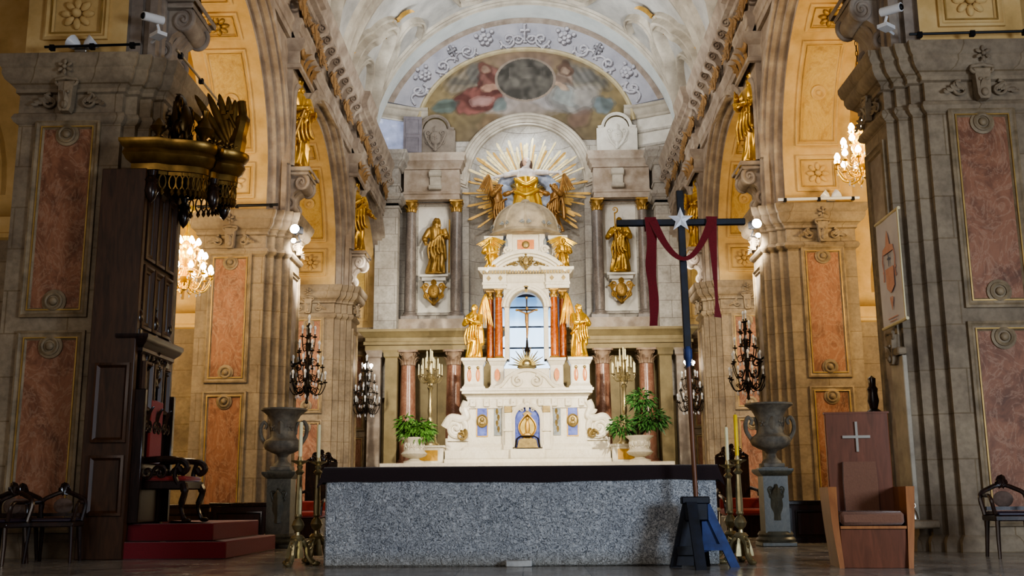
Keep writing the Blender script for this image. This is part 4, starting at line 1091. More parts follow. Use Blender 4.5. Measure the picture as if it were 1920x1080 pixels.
sb.ball((0,.3,Z(4.66)),(.14,.1,.12)).ball((0,.28,Z(4.55)),(.3,.12,.07)); P('ray_crest', sb, gilt('silvery_gilt', C('d9cfa8'), C('7d7048'), .35))
# pedestals
def pedestal(x, y, w, z0, z1):
    e = P('pedestal', M().box(x-w, x+w, y-w*.8, y+w*.8, z0+.12, z1-.14, .015).mold(rect(x-w,x+w,y-w*.8,y+w*.8), [(-.06,z0),(-.06,z0+.1),(-.02,z0+.14),(0,z0+.2)]).mold(rect(x-w,x+w,y-w*.8,y+w*.8), [(0,z1-.22),(-.03,z1-.18),(-.06,z1-.1),(-.09,z1-.08),(-.09,z1),(w,z1)]), WMARBLE)
    return e
for s in (-1, 1):
    e = pedestal(s*1.6, .55, .28, Z(3.87), Z(4.84))
    for d in (-.13, .13):
        obj('orange_inlay', M().ball((s*1.6+d, .33, Z(4.32)), (.07,.02,.2), 12, 8), ORINLAY, e)
        obj('inlay_head', M().ball((s*1.6+d, .32, Z(4.55)), (.05,.03,.05), 8, 6), INL, e)
    e = pedestal(s*.9, .75, .2, Z(3.87), Z(4.86))
    obj('orange_inlay', M().prism([(s*.9+.08*cos(a)*(1 if abs(sin(a)) < .8 else .7), Z(4.35)+.2*sin(a)) for a in [2*PI*i/12 for i in range(12)]], .52, .55, 'y'), ORINLAY, e)
    for xx, yy in ((.85, .78), (1.12, 1.1)):
        c = M().lathe([(.135,0),(.15,.03),(.14,.07),(.125,.1),(.125,.14),(.12,.9),(.105,1.9)], 20).move(s*xx, yy, Z(4.86))
        cc = P('canopy_column', c, COLM)
        obj('capital', corinthian(.1, .26, 16).move(s*xx, yy, Z(6.76)), GOLD_D, cc)
        obj('base_ring', M().lathe([(.15,0),(.17,.04),(.14,.08)], 16).move(s*xx, yy, Z(4.86)), GOLD_D, cc)
    P('entablature_block', M().mold(rect(s*.97-.36, s*.97+.36, .55, 1.5), [(0,Z(7.02)),(0,Z(7.12)),(-.02,Z(7.13)),(-.02,Z(7.2)),(0,Z(7.22)),(0,Z(7.45)),(-.05,Z(7.48)),(-.1,Z(7.55)),(-.14,Z(7.57)),(-.14,Z(7.66)),(.3,Z(7.67))]).box(s*.97-.35,s*.97+.35,.57,1.4,Z(7.02),Z(7.1)), WMARBLE)
    dm = M()
    for d in (-.18, .18): dm.prism([(s*.97+d-.07,Z(7.34)),(s*.97+d,Z(7.25)),(s*.97+d+.07,Z(7.34)),(s*.97+d,Z(7.43))], .53,.56,'y')
    P('diamond_inlay', dm, INL)
    P('jamb', M().box(s*.6-.07, s*.6+.07, .72, 1.3, Z(4.84), Z(6.5), .01), WMARBLE)
    # attic side blocks and dark openings
    P('attic_block', M().box(s*1.0-.2, s*1.0+.2, .9, 1.5, Z(8.0), Z(8.72), .02).mold(rect(s*1.0-.2,s*1.0+.2,.9,1.5), [(0,Z(8.5)),(-.06,Z(8.56)),(-.1,Z(8.66)),(-.1,Z(8.74)),(.2,Z(8.75))]), WMARBLE)
    vv = M().prism([(s*.42,Z(8.15)),(s*.72,Z(8.15)),(s*.62,Z(8.45)),(s*.58,Z(8.8)),(s*.42,Z(8.8))][::s], .62,.9,'y').join(volute(.12,.05,1.4,0,0,0,s), lambda x, y, z: (x+s*.58, y+.6, z+Z(8.25)))
    P('attic_scroll', vv, WMARBLE)
    P('attic_inlay', M().ball((s*.6, .6, Z(8.45)), (.05,.02,.16), 8, 6), GREYM)
arc2 = [(.52,Z(6.45))] + arc(0, Z(6.45), .52, 0, PI, 24) + [(-.52,Z(6.45))]
P('canopy_arch', M().mold(arc2, [(0,-.5),(0,.05),(-.03,.1),(-.1,.1),(-.12,.06),(-.2,.06),(-.22,.02),(-.26,.0)], closed=False).map(lambda x, z, h: (x, .72-h, z)), WMARBLE)
sp = [(-.7,Z(7.05)),(-.7,Z(6.45)),(-.55,Z(6.45))]+arc(0,Z(6.45),.55,PI,0,20)+[(.7,Z(6.45)),(.7,Z(7.05))]
P('arch_spandrel', M().prism(sp[::-1], .74, 1.2, 'y'), WMARBLE)
P('arch_vault_lining', M().grid(16,1,lambda a,b:(.53*cos(PI*a), lerp(.75,1.3,b), Z(6.45)+.53*sin(PI*a))), ORINLAY)
P('canopy_keystone', keystone(.2).move(0,.66,Z(7.0)), INL)
P('middle_entablature', M().mold(rect(-.62,.62,.68,1.4), [(0,Z(7.02)),(0,Z(7.2)),(-.02,Z(7.22)),(0,Z(7.25)),(0,Z(7.45)),(-.06,Z(7.5)),(-.06,Z(7.6)),(.3,Z(7.62))]).box(-.6,.6,.7,1.3,Z(7.02),Z(7.1)), WMARBLE)
dn = M()
for k in range(30): dn.box(-1.3+.09*k-.025, -1.3+.09*k+.025, .42, .56, Z(7.47), Z(7.55))
P('dentils', dn, INL)
# segmental pediment
r = 1.58; zc = Z(8.22)-r; aa = math.asin(1.28/r)
pa = arc(0, zc, r, PI/2-aa, PI/2+aa, 30)
P('curved_pediment', M().mold(pa, [(0,.0),(0,.2),(.05,.22),(.12,.2),(.14,.12),(.2,.12),(.22,.06),(.3,.06),(.32,-.3)], closed=False).map(lambda x, z, h: (x, .62-h, z)), WMARBLE)
tym = arc(0, zc, r-.12, PI/2-aa, PI/2+aa, 30)
P('tympanum', M().prism(tym, .6, 1.0, 'y'), WMARBLE)
dd = M()
for k in range(17):
    a = PI/2-aa*.8+2*aa*.8*k/16; dd.ball(((r-.34)*cos(a), .52, zc+(r-.34)*sin(a)), (.035,.06,.035), 6, 5)
P('pediment_dentils', dd, INL)
tc = M().join(cartouche(.34), lambda x, y, z: (x, y+.52, z+Z(7.86)))
for s in (-1,1): tc.join(sprig(.5,5,s), lambda x, y, z: (x+s*.18, y+.54, z*.7+Z(7.78)))
P('pediment_cartouche', tc, INL)
# attic and dome
P('attic_drum', M().box(-.44,.44,.7,1.4,Z(8.1),Z(8.85)).mold(rect(-.44,.44,.7,1.4),[(0,Z(8.7)),(-.05,Z(8.75)),(-.09,Z(8.84)),(-.09,Z(8.92)),(.3,Z(8.93))]), WMARBLE)
P('attic_inlay', M().box(-.26,.26,.67,.7,Z(8.28),Z(8.58)), ORINLAY)
P('attic_inlay', M().ball((0,.66,Z(8.42)),(.12,.04,.12),10,8), INL)
DOME = mottled('stone_dome', [C('7f7462'), C('a0937c'), C('b3a68e')], 2.2, .6)
dp = [(1.12,Z(8.74)),(1.2,Z(8.8)),(1.12,Z(8.9))] + [(1.06*cos(t)**.9, Z(8.9)+1.0*sin(t)) for t in [PI/2*i/14*.93 for i in range(15)]] + [(.12,Z(9.9)),(.17,Z(9.95)),(.12,Z(10.02)),(.08,Z(10.05))]
dome = P('dome', M().lathe(dp, 40).move(0, 1.3, 0), DOME)
rb = M()
for k in range(10):
    a = 2*PI*(k+.5)/10; rb.tube([((1.07*cos(t)**.9+.0)*cos(a), 1.3+1.07*cos(t)**.9*sin(a), Z(8.9)+1.0*sin(t)) for t in [PI/2*i/12*.93 for i in range(13)]], .035, 6)
obj('dome_rib', rb, DOME, dome)
dl = M()
for k in range(10):
    a = 2*PI*(k+.5)/10; dl.join(sprig(.3,3,1).join(sprig(.3,3,-1)), lambda x, y, z, a=a: ((1.1-y)*cos(a)-x*sin(a), 1.3+(1.1-y)*sin(a)+x*cos(a), z+Z(9.05)))
obj('dome_leaf', dl, GREYM, dome)
# crucifix standing in the canopy
cr = empty('crucifix', (-.02, 31.85, 4.5), 0, 'dark crucifix with pale gold corpus under the altar canopy arch', 'crucifix')
obj('base', M().lathe([(.26,0),(.24,.06),(.12,.2),(.16,.3),(.08,.4),(.05,.55),(.09,.64),(.04,.75),(.03,.95)], 16), IRON, cr)
obj('cross', M().box(-.022,.022,-.02,.02,.9,2.25).box(-.3,.3,-.02,.02,1.86,1.92), IRON, cr)
cb = M().tube([(0,-.05,1.0),(.015,-.06,1.25),(0,-.06,1.5),(0,-.05,1.75)],[.025,.035,.055,.06],10).ball((.01,-.07,1.92),(.045,.045,.055))
for s in (-1,1): cb.tube([(0,-.05,1.76),(s*.14,-.05,1.82),(s*.28,-.04,1.88)],[.032,.026,.02],8).ball((s*.28,-.03,1.89),.026,8,6)
obj('corpus', remesh(cb,.012,1,'corpus'), None, cr).data.materials.append(BROWNROBE)
obj('finial', M().ball((0,0,2.27),.045).ball((-.31,0,1.89),.04).ball((.31,0,1.89),.04), GOLD_D, cr)
# ------------------------------------------------------------------ statues
def statue(name, label, loc, rz, mat, H, group=None, base=.06, extra=None, cat='statue', **k):
    e = empty(name, loc, rz, label, cat, group)
    me = figure(H, **k); me.materials.append(mat)
    obj('body', me, None, e).location = (0, 0, base)
    if base: obj('base', M().lathe([(H*.17,0),(H*.18,base*.3),(H*.165,base)], 20, rad=lambda a, r, z: r), mat, e)
    if extra: extra(e, H, base)
    return e
def staff(h0, h1, x, y, top='cross'):
    def f(e, H, b):
        m = M().tube([(x*H, y*H, h0*H+b), (x*H*1.02, y*H, h1*H+b)], .012*H, 8)
        if top == 'cross': m.box(x*H-.06*H, x*H+.06*H, y*H-.01*H, y*H+.01*H, h1*H-.07*H+b, h1*H-.05*H+b)
        if top == 'crook': m.join(volute(.06*H, .014*H, 1.2, 0, 0, -PI/2, 1), lambda a, c, d: (a+x*H, c+y*H, d+h1*H+b+.05*H))
        obj('staff', m, GOLD_D, e)
    return f
def sword(e, H, b):
    obj('sword', M().tube([(-.02*H,-.16*H,.62*H+b),(-.2*H,-.1*H,.02*H+b)],[.016*H,.008*H],6).tube([(-.09*H,-.15*H,.5*H+b),(.02*H,-.16*H,.55*H+b)],.01*H,6), GOLD_D, e)
arm_book = dict(armR=((-.17,-.04,.62),(-.05,-.16,.62)), armL=((.17,-.03,.6),(.1,-.16,.58)))
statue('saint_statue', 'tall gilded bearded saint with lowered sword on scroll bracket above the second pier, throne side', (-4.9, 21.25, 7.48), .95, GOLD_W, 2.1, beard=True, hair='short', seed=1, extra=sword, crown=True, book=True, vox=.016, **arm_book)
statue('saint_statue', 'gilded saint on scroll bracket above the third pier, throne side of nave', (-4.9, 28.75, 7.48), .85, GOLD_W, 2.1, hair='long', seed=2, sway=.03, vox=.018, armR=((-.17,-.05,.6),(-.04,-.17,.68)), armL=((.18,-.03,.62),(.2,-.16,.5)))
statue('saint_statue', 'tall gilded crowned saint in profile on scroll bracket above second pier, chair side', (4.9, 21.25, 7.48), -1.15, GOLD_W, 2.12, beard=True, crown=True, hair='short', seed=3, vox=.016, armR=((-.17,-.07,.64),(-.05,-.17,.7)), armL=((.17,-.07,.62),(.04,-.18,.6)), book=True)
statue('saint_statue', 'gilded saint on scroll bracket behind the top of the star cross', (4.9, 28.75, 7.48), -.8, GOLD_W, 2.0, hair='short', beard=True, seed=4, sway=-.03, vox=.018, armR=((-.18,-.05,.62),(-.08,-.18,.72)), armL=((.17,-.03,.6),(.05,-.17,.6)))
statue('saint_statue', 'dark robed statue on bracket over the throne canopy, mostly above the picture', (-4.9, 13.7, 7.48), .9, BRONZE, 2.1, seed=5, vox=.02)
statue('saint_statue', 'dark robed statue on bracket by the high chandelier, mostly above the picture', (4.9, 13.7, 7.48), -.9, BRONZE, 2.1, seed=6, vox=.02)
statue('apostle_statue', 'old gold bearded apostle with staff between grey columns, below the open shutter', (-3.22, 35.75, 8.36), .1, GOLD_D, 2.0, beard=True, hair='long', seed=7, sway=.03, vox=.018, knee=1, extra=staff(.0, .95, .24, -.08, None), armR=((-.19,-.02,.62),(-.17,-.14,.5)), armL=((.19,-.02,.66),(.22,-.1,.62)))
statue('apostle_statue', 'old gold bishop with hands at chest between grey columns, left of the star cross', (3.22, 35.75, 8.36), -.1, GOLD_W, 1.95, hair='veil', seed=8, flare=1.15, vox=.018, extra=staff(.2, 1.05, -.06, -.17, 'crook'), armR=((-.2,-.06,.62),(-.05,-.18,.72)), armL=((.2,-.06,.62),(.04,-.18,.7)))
for s, lb in ((-1, 'gold cartouche bracket under the apostle with staff'), (1, 'gold cartouche bracket under the bishop statue')):
    e = empty('statue_bracket', (s*3.25, 35.8, 7.2), 0, lb, 'bracket', 'apse statue brackets')
    obj('shelf', M().box(-.5,.5,-.3,.3,1.06,1.15,.02).box(-.42,.42,-.25,.3,.92,1.06,.02).box(-.33,.33,-.2,.3,.5,.92,.02), STUCCO_W, e)
    c = M().join(cartouche(.62), lambda x, y, z: (x, y-.2, z+.55)); 
    for h in (-1,1): c.join(sprig(.5,3,h), lambda x, y, z, h=h: (x+h*.15, y-.2, z+.7))
    obj('cartouche', c, GOLD_D, e)

def wings(e, H, b, L, mat, spread=.35, tilt=.2, sides=(-1, 1), z=.74, xs=1):
    for s in sides:
        w_ = feather_wing(L)
        w_.roty(-tilt).scale(xs, 1, 1).rotz(-spread)
        w_.move(.04*H, .09*H, z*H+b)
        if s < 0: w_.mirx()
        obj('wing', w_, mat, e)
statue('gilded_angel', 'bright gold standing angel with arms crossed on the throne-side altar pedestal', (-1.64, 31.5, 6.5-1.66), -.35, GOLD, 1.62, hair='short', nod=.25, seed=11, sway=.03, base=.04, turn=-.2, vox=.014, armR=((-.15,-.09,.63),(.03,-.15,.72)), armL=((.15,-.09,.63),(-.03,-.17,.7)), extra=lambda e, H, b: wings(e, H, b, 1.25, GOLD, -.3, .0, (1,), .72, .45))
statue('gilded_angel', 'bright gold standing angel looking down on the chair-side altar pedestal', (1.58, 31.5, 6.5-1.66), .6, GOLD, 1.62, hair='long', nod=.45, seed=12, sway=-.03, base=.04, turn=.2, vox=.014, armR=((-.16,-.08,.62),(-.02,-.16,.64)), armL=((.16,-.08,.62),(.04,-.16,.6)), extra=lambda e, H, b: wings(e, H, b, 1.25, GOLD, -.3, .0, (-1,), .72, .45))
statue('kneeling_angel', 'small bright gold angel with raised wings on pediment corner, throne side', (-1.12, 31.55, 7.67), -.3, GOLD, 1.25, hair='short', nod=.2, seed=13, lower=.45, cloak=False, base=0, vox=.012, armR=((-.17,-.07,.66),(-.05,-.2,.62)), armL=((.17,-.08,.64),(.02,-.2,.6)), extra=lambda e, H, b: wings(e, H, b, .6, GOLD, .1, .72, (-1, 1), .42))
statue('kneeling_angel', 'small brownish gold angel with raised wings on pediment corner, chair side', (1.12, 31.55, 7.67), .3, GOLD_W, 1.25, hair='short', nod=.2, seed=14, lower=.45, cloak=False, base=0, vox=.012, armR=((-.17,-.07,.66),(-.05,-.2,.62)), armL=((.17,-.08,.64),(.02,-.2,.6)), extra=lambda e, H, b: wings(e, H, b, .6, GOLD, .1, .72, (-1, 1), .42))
# Virgin with spread arms and two carrying angels in the sunburst
def virgin_extra(e, H, b):
    m = M().lathe([(.15,.22),(.19,.3),(.16,.42),(.12,.56),(.13,.64),(.145,.7)], 36, rad=lambda a, r, z: r*(1.15 if True else 1)*(1+.09*sin(6*a+8*z)+.05*sin(11*a)))
    m.tube(spline([(-.13,-.12,.66),(0,-.17,.58),(.13,-.12,.66)],6), .035, 8).tube(spline([(-.15,-.1,.5),(0,-.19,.44),(.15,-.1,.52)],6), .03, 8)
    m.scale(H, H*.8, H); obj('gold_drapery', remesh(m, .016, 1, 'gold_drapery', GOLD), None, e)
    hd = M().ball((0,-.004,.926),(.053,.064,.071),14,10).ball((0,-.068,.918),(.009,.014,.016),8,6)
    for h in (-1, 1): hd.ball((.019*h,-.06,.937),(.012,.008,.006),8,6)
    hd.scale(H); obj('face', hd, SKIN, e)
    hr = M().ball((0,.016,.935),(.06,.06,.072),14,10)
    for h in (-1, 1): hr.tube([(.05*h,.0,.95),(.062*h,.0,.9),(.066*h,.01,.84)],[.022,.026,.016],8)
    hr.scale(H); obj('hair', remesh(hr, .02, 1, 'hair', plain('brown_hair', C('4a3628'), .7)), None, e)
    c = M().tube(spline([(-.14,.06,.78),(-.3,.08,.66),(-.27,.06,.42),(-.2,.05,.3)],6),[.09]*8+[.12]*11,10).tube(spline([(.14,.06,.78),(.32,.08,.64),(.36,.06,.5),(.24,.05,.3)],6),[.09]*8+[.12]*11,10)
    c.scale(H); obj('blue_cloak', remesh(c,.03,1,'blue_cloak', BLUEROBE), None, e)
statue('virgin_statue', 'robed woman with arms spread wide and gold drapery above the altar dome', (0, 35.3, 9.85), 0, ROBE, 2.62, hair='none', seed=21, armw=.72, cloak=False, base=0, vox=.016, armR=((-.22,-.08,.74),(-.4,-.1,.7)), armL=((.22,-.08,.76),(.4,-.1,.75)), cat='statue', extra=virgin_extra)
statue('carrying_angel', 'brown and gold winged angel lifting the robed woman, throne side of the dome', (-1.02, 35.1, 9.7), .5, BROWNROBE, 1.75, hair='long', seed=22, sway=.06, base=0, vox=.016, armR=((-.16,-.1,.72),(-.05,-.24,.86)), armL=((.18,-.06,.8),(.3,-.14,.86)), extra=lambda e, H, b: wings(e, H, b, 1.0, BROWNROBE, .5, .25, (-1,), .76))
statue('carrying_angel', 'brown and gold winged angel lifting the robed woman, chair side of the dome', (1.02, 35.1, 9.7), -.5, BROWNROBE, 1.75, hair='long', seed=23, sway=-.06, base=0, vox=.016, armR=((-.18,-.06,.8),(-.3,-.14,.86)), armL=((.16,-.1,.72),(.05,-.24,.86)), extra=lambda e, H, b: wings(e, H, b, 1.0, BROWNROBE, .5, .25, (1,), .76))
sbt = empty('sunburst', (0, 35.95, 11.35), 0, 'fan of long gilded wooden rays behind the robed woman in the niche', 'sunburst')
rr = random.Random(5)
RAYG = gilt('pale_gold_rays', C('efe0ae'), C('a98a50'), .42, metal=.5)
for k in range(64):
    a = PI*(-.2+1.4*k/63)+rr.uniform(-.02,.02); big = 1 if k % 3 == 0 else .75
    L = (2.2-.2*abs(sin(a))**3)*(rr.uniform(.72,.98) if k % 3 else rr.uniform(.95,1.06))
    w_ = rr.uniform(.03,.055)
    ca, sa = cos(a), sin(a); r0 = .35
    pts = [(r0, -w_*.4), (L*.97, -w_), (L, 0), (L*.95, w_), (r0, w_*.4)]
    m = M().prism([(u*ca-v*sa, u*sa+v*ca) for u, v in pts], -.02+rr.uniform(-.05,.03), .02, 'y')
    obj('ray', m, GOLD_D if (k % 4 == 1 or sin(a) < .35) else RAYG, sbt, 0)
# ------------------------------------------------------------------ chandeliers, candelabra, candlesticks
PEAR = [(0,.0),(.012,.0),(.03,.02),(.034,.045),(.022,.075),(.01,.1),(0,.105)]
def crystal_drop(): return M().lathe([(0,-.06),(.012,-.04),(.006,-.01),(0,0)], 6)
def s_arm(R, z0, z1):
    """curling branch from the stem to radius R, in +x"""
    return M().tube(spline([(.05,0,z0),(R*.35,0,z0-.14),(R*.75,0,z0-.16),(R,0,z1-.06),(R,0,z1)], 5), .011, 6).lathe([(.01,0),(.045,.012),(.05,.03),(.012,.03),(.014,.09)], 10, R, 0, z1).join(volute(.06,.01,1.3,0,0,0,1,14), lambda x, y, z: (x+R*.5, y, z+z0-.08))
def chandelier(name, label, loc, tiers, chain, on=True):
    e = empty(name, loc, 0, label, 'chandelier', 'gilt chandeliers')
    st = M().lathe([(0,-.12),(.05,-.09),(.03,-.03),(.09,.03),(.13,.12),(.07,.2),(.04,.3),(.1,.42),(.16,.5),(.17,.62),(.1,.72),(.05,.78),(.08,.86),(.03,.95),(.05,1.05),(.02,1.15)], 20)
    obj('stem', st, GOLD, e)
    cr = M()
    for k in range(10):
        a = 2*PI*k/10; cr.join(leaf(.2,.05,.9), lambda x, y, z, a=a: ((.15-y)*cos(a)-x*sin(a), (.15-y)*sin(a)+x*cos(a), z+.55))
    obj('crown', cr, GOLD, e)
    L = chain
    ch = M()
    for k in range(int(L/.09)): ch.join(M().tube([(.02*cos(t),0,.045*sin(t)*1.2) for t in [2*PI*i/10 for i in range(11)]],.006,5,cap=False).rotz(PI/2*(k % 2)), lambda x, y, z, k=k: (x, y, z+1.18+.09*k))
    o = obj('chain', ch, IRON, e); o['kind'] = 'stuff'; del o['kind']
    obj('ceiling_rose', M().lathe([(.02,0),(.12,.03),(.15,.1),(.02,.12)], 16).move(0,0,.95+.35), GOLD, e)
    bm = mesh('bulb', M().lathe([(r*1.5, z*1.25) for r, z in PEAR], 10), BULB if on else DEADBULB); cm = mesh('crystal', crystal_drop(), CRYSTAL)
    for R, z0, z1, n, off in tiers:
        am = mesh('arm', s_arm(R, z0, z1), GOLD)
        for k in range(n):
            a = 2*PI*(k+off)/n
            o = obj('arm', am, None, e); o.rotation_euler = (0,0,a)
            b = obj('bulb', bm, None, o); b.location = (R, 0, z1+.09)
            c = obj('crystal_drop', cm, None, o); c.location = (R, 0, z1-.06)
            c = obj('crystal_drop', cm, None, o); c.location = (R*.6, 0, z0-.17); c.scale = (1.3,1.3,1.3)
    return e
T1 = [(.45,.05,.12,12,0), (.33,.3,.38,9,.5), (.2,.5,.62,6,.2)]
chandelier('chandelier', 'lit gilt chandelier with many bulbs low under the throne canopy', (-6.0, 18, 4.42), T1, 2.6)
chandelier('chandelier', 'lit gilt chandelier hanging high on a long chain beside the nearest chair-side pier', (5.62, 16.6, 5.88), T1, 2.9)

def wall_candelabrum(label, loc, s, lit):
    """bracket on the pier's nave face; s = +1 projects toward -x"""
    e = empty('wall_candelabrum', loc, 0, label, 'candelabrum', 'wall candelabra on the piers')
    f = (lambda m: m) if s > 0 else (lambda m: m.mirx())
    obj('wall_plate', f(M().ball((0,0,.95), (.04,.12,.2), 10, 8)), IRON, e)
    obj('bracket', f(M().tube(spline([(0,0,.9),(-.15,0,.82),(-.3,0,.9),(-.4,0,.8)],5),.02,6).join(volute(.1,.02,1.4,0,0,0,1,16), lambda x, y, z: (x-.2, y, z+.75))), IRON, e); obj('brace', f(M().tube(spline([(0,0,.8),(-.2,0,.25),(-.4,0,.35)],5),.02,6)), IRON, e)
    obj('stem', f(M().lathe([(0,.0),(.04,.03),(.02,.12),(.06,.25),(.1,.34),(.05,.42),(.03,.6),(.06,.75),(.03,.9),(.045,1.1),(.02,1.3),(.03,1.5),(.012,1.62)], 14, -.4)), IRON, e)
    cand = mesh('candle_tube', M().lathe([(.017,0),(.017,.09),(.026,.1),(.03,.13),(.016,.17),(0,.175)], 8), DEADBULB)
    litm = mesh('lit_bulb', M().ball((0,0,.1),.05,10,8).lathe([(.013,0),(.013,.06)],8), BULBW); cm = mesh('crystal', crystal_drop(), CRYSTAL)
    k2 = 0
    for R, z0, z1, n, off in ((.36,.36,.42,8,.1), (.3,.62,.74,6,.4), (.22,.95,1.05,5,.2), (.13,1.25,1.36,4,.3), (.05,1.5,1.58,2,.6)):
        am = mesh('branch', s_arm(R, z0, z1), IRON)
        for k in range(n):
            a = 2*PI*(k+off)/n
            o = obj('branch', am, None, e); o.location = (-.4*s, 0, 0); o.rotation_euler = (0,0,a)
            on = lit and z1 > 1.3 and k2 < lit
            c = obj('lit_bulb' if on else 'candle', litm if on else cand, None, o); c.location = (R, 0, z1+.08)
            if on: k2 += 1
            c = obj('crystal_drop', cm, None, o); c.location = (R*.6, 0, z0-.16); c.scale = (1.8,1.8,1.8)
    return e
wall_candelabrum('dark wall candelabrum with unlit bulbs above the urn, throne side', (-4.86, 21.2, 2.58), -1, 0)
wall_candelabrum('dark wall candelabrum with unlit bulbs above the urn, chair side', (4.86, 21.2, 2.58), 1, 0)
wall_candelabrum('dark wall candelabrum with two lit globes, throne side', (-4.86, 28.85, 2.8), -1, 2)
wall_candelabrum('dark wall candelabrum with three lit globes, half behind the cross pole', (4.86, 28.85, 2.8), 1, 3)

def altar_candelabrum(label, loc):
    e = empty('altar_candelabrum', loc, 0, label, 'candelabrum', 'candelabra beside the high altar')
    obj('base', M().lathe([(.26,0),(.26,.06),(.2,.12),(.18,.3),(.1,.4),(.13,.5),(.07,.6),(.09,.75),(.05,.85)], 18, rad=lambda a, r, z: r*(1+.06*cos(3*a)*(z < .35))), BRASS, e)
    obj('stem', M().lathe([(.05,.85),(.075,1.0),(.05,1.2),(.055,1.6),(.09,1.68),(.05,1.74),(.12,1.84),(.16,1.95),(.08,2.05),(.05,2.2),(.07,2.3),(.03,2.4),(.035,2.5)], 18), BRASS, e)
    lf = M()
    for k in range(8): 
        a = 2*PI*k/8; lf.join(leaf(.24,.06,.9), lambda x, y, z, a=a: ((.08-y)*cos(a)-x*sin(a), (.08-y)*sin(a)+x*cos(a), z+1.75))
    obj('leaf_collar', lf, BRASS, e)
    cm = mesh('candle', M().lathe([(.02,0),(.02,.3),(.016,.31)],8).lathe([(.004,.3),(.004,.34)],5), WAX)
    for R, z0, z1, n, off in ((.34,2.0,2.02,8,.25), (.22,2.1,2.2,6,0), (0.1,2.35,2.42,3,.5)):
        am = mesh('branch', s_arm(R, z0, z1), BRASS)
        for k in range(n):
            o = obj('branch', am, None, e); o.rotation_euler = (0,0,2*PI*(k+off)/n)
            c = obj('candle', cm, None, o); c.location = (R,0,z1+.03)
    c = obj('candle', cm, None, e); c.location = (0,0,2.5)
altar_candelabrum('tall brass candelabrum of white candles beside the altar, bushy low plant side', (-2.86, 30.6, 2.2))
altar_candelabrum('tall brass candelabrum of white candles beside the altar, tall plant side', (2.8, 30.6, 2.2))
for x, lb in ((-2.86, 'white stone plinth with ochre panel under the throne-side candelabrum'), (2.8, 'white stone plinth with ochre panel under the chair-side candelabrum')):
    e = empty('plinth', (x, 30.6, 1.66), 0, lb, 'plinth', 'candelabrum plinths')
    obj('block', M().box(-.42,.42,-.32,.32,0,.48,.015).box(-.46,.46,-.36,.36,.47,.54,.015), WMARBLE, e)
    obj('panel', M().box(-.26,.26,-.335,-.3,.1,.4), mottled('ochre_inlay', [C('a07a2a'), C('c99b3a')], 6, .5), e)

# tall floor candlesticks by the stone altar
def paw(): return M().tube(spline([(.03,0,.26),(.09,0,.2),(.11,0,.1),(.17,0,.03),(.21,0,.012)],5),[.035]*5+[.03]*11+[.022]*5,8).ball((.19,0,.025),(.05,.035,.03),8,6).join(volute(.05,.015,1.3,0,0,PI/2,1,14), lambda x, y, z: (x+.12, y, z+.2))
CS_MAT = BRASS
def candlestick(label, loc, hgt, rz):
    e = empty('candlestick', loc, rz, label, 'candlestick', 'tall brass altar candlesticks')
    b = M().lathe([(.12,.08),(.11,.14),(.08,.24),(.05,.27)], 3, a0=PI/3, a1=PI/3+2*PI)
    obj('base', b.join(M().lathe([(.06,.25),(.075,.28),(.05,.31)],14)), CS_MAT, e, 20)
    pm = mesh('foot', paw(), CS_MAT)
    for k in range(3): obj('foot', pm, None, e).rotation_euler = (0,0,2*PI*k/3)
    obj('knop', M().lathe([(.03,.3),(.022,.34),(.05,.37),(.065,.41),(.05,.45),(.025,.48),(.04,.5),(.03,.53)], 16), CS_MAT, e)
    obj('shaft', M().lathe([(.034,.52),(.036,.6),(.026,hgt-.16),(.026,hgt-.13)], 16, rad=lambda a, r, z: r*(1+.05*cos(8*a))), CS_MAT, e)
    obj('upper_knop', M().lathe([(.026,hgt-.14),(.05,hgt-.11),(.024,hgt-.08),(.034,hgt-.05),(.02,hgt-.03)], 16), CS_MAT, e)
    obj('drip_pan', M().lathe([(.02,hgt-.04),(.05,hgt-.02),(.09,hgt),(.092,hgt+.008),(.03,hgt+.002),(.02,hgt+.05),(.0,hgt+.05)], 18), CS_MAT, e)
    return e
def candle(label, loc, h, mat):
    e = empty('candle', loc, 0, label, 'candle', 'altar candles')
    obj('wax', M().lathe([(.019,0),(.021,.02),(.02,h-.01),(.012,h)], 12), mat, e); obj('wick', M().lathe([(.003,h-.005),(.003,h+.02)],5), IRON, e)
for lb, cl, x, y, h, ch, mt in (('brass candlestick with cream candle beside the stone altar, standing furthest from it', 'cream candle on the candlestick standing furthest from the altar', -2.33, 11.05, 1.06, .36, WAX),
        ('brass candlestick with cream candle close to the altar corner, behind its pair', 'cream candle on the candlestick tucked by the altar corner', -2.25, 11.6, 1.07, .36, WAX),
        ('brass candlestick with a short pale candle just behind the blue stand', 'pale thin candle on the candlestick behind the blue stand', 2.2, 11.5, 1.0, .36, WAX),
        ('brass candlestick carrying the bright yellow candle', 'bright yellow candle beside the star cross', 2.2, 10.95, 1.03, .42, WAXY)):
    candlestick(lb, (x, y, 0), h, .3 if x < 0 else .9); candle(cl, (x, y, h+.05), ch, mt)
# floodlights clipped on the second piers' cornices
for s, lb in ((-1, 'glowing white floodlight clipped to the second pier cornice, throne side'), (1, 'glowing white floodlight clipped to the second pier cornice, chair side')):
    e = empty('floodlight', (s*4.62, 20.35, 6.02), s*.25, lb, 'floodlight', 'floodlights on the second piers')
    obj('housing', M().box(-.09,.09,-.02,.2,-.08,.08,.02).tube([(0,.15,-.1),(0,.25,-.2),(s*.2,.3,-.2)],.015,6), BLACKM, e)
    obj('lens', M().ball((0,-.02,0),(.1,.05,.09),12,8), glow('flood_lens', (1,.96,.9,1), 60), e)
    obj('second_lens', M().ball((s*.02,-.01,-.24),(.055,.04,.05),10,8), glow('flood_lens_small', (1,.95,.9,1), 25), e)
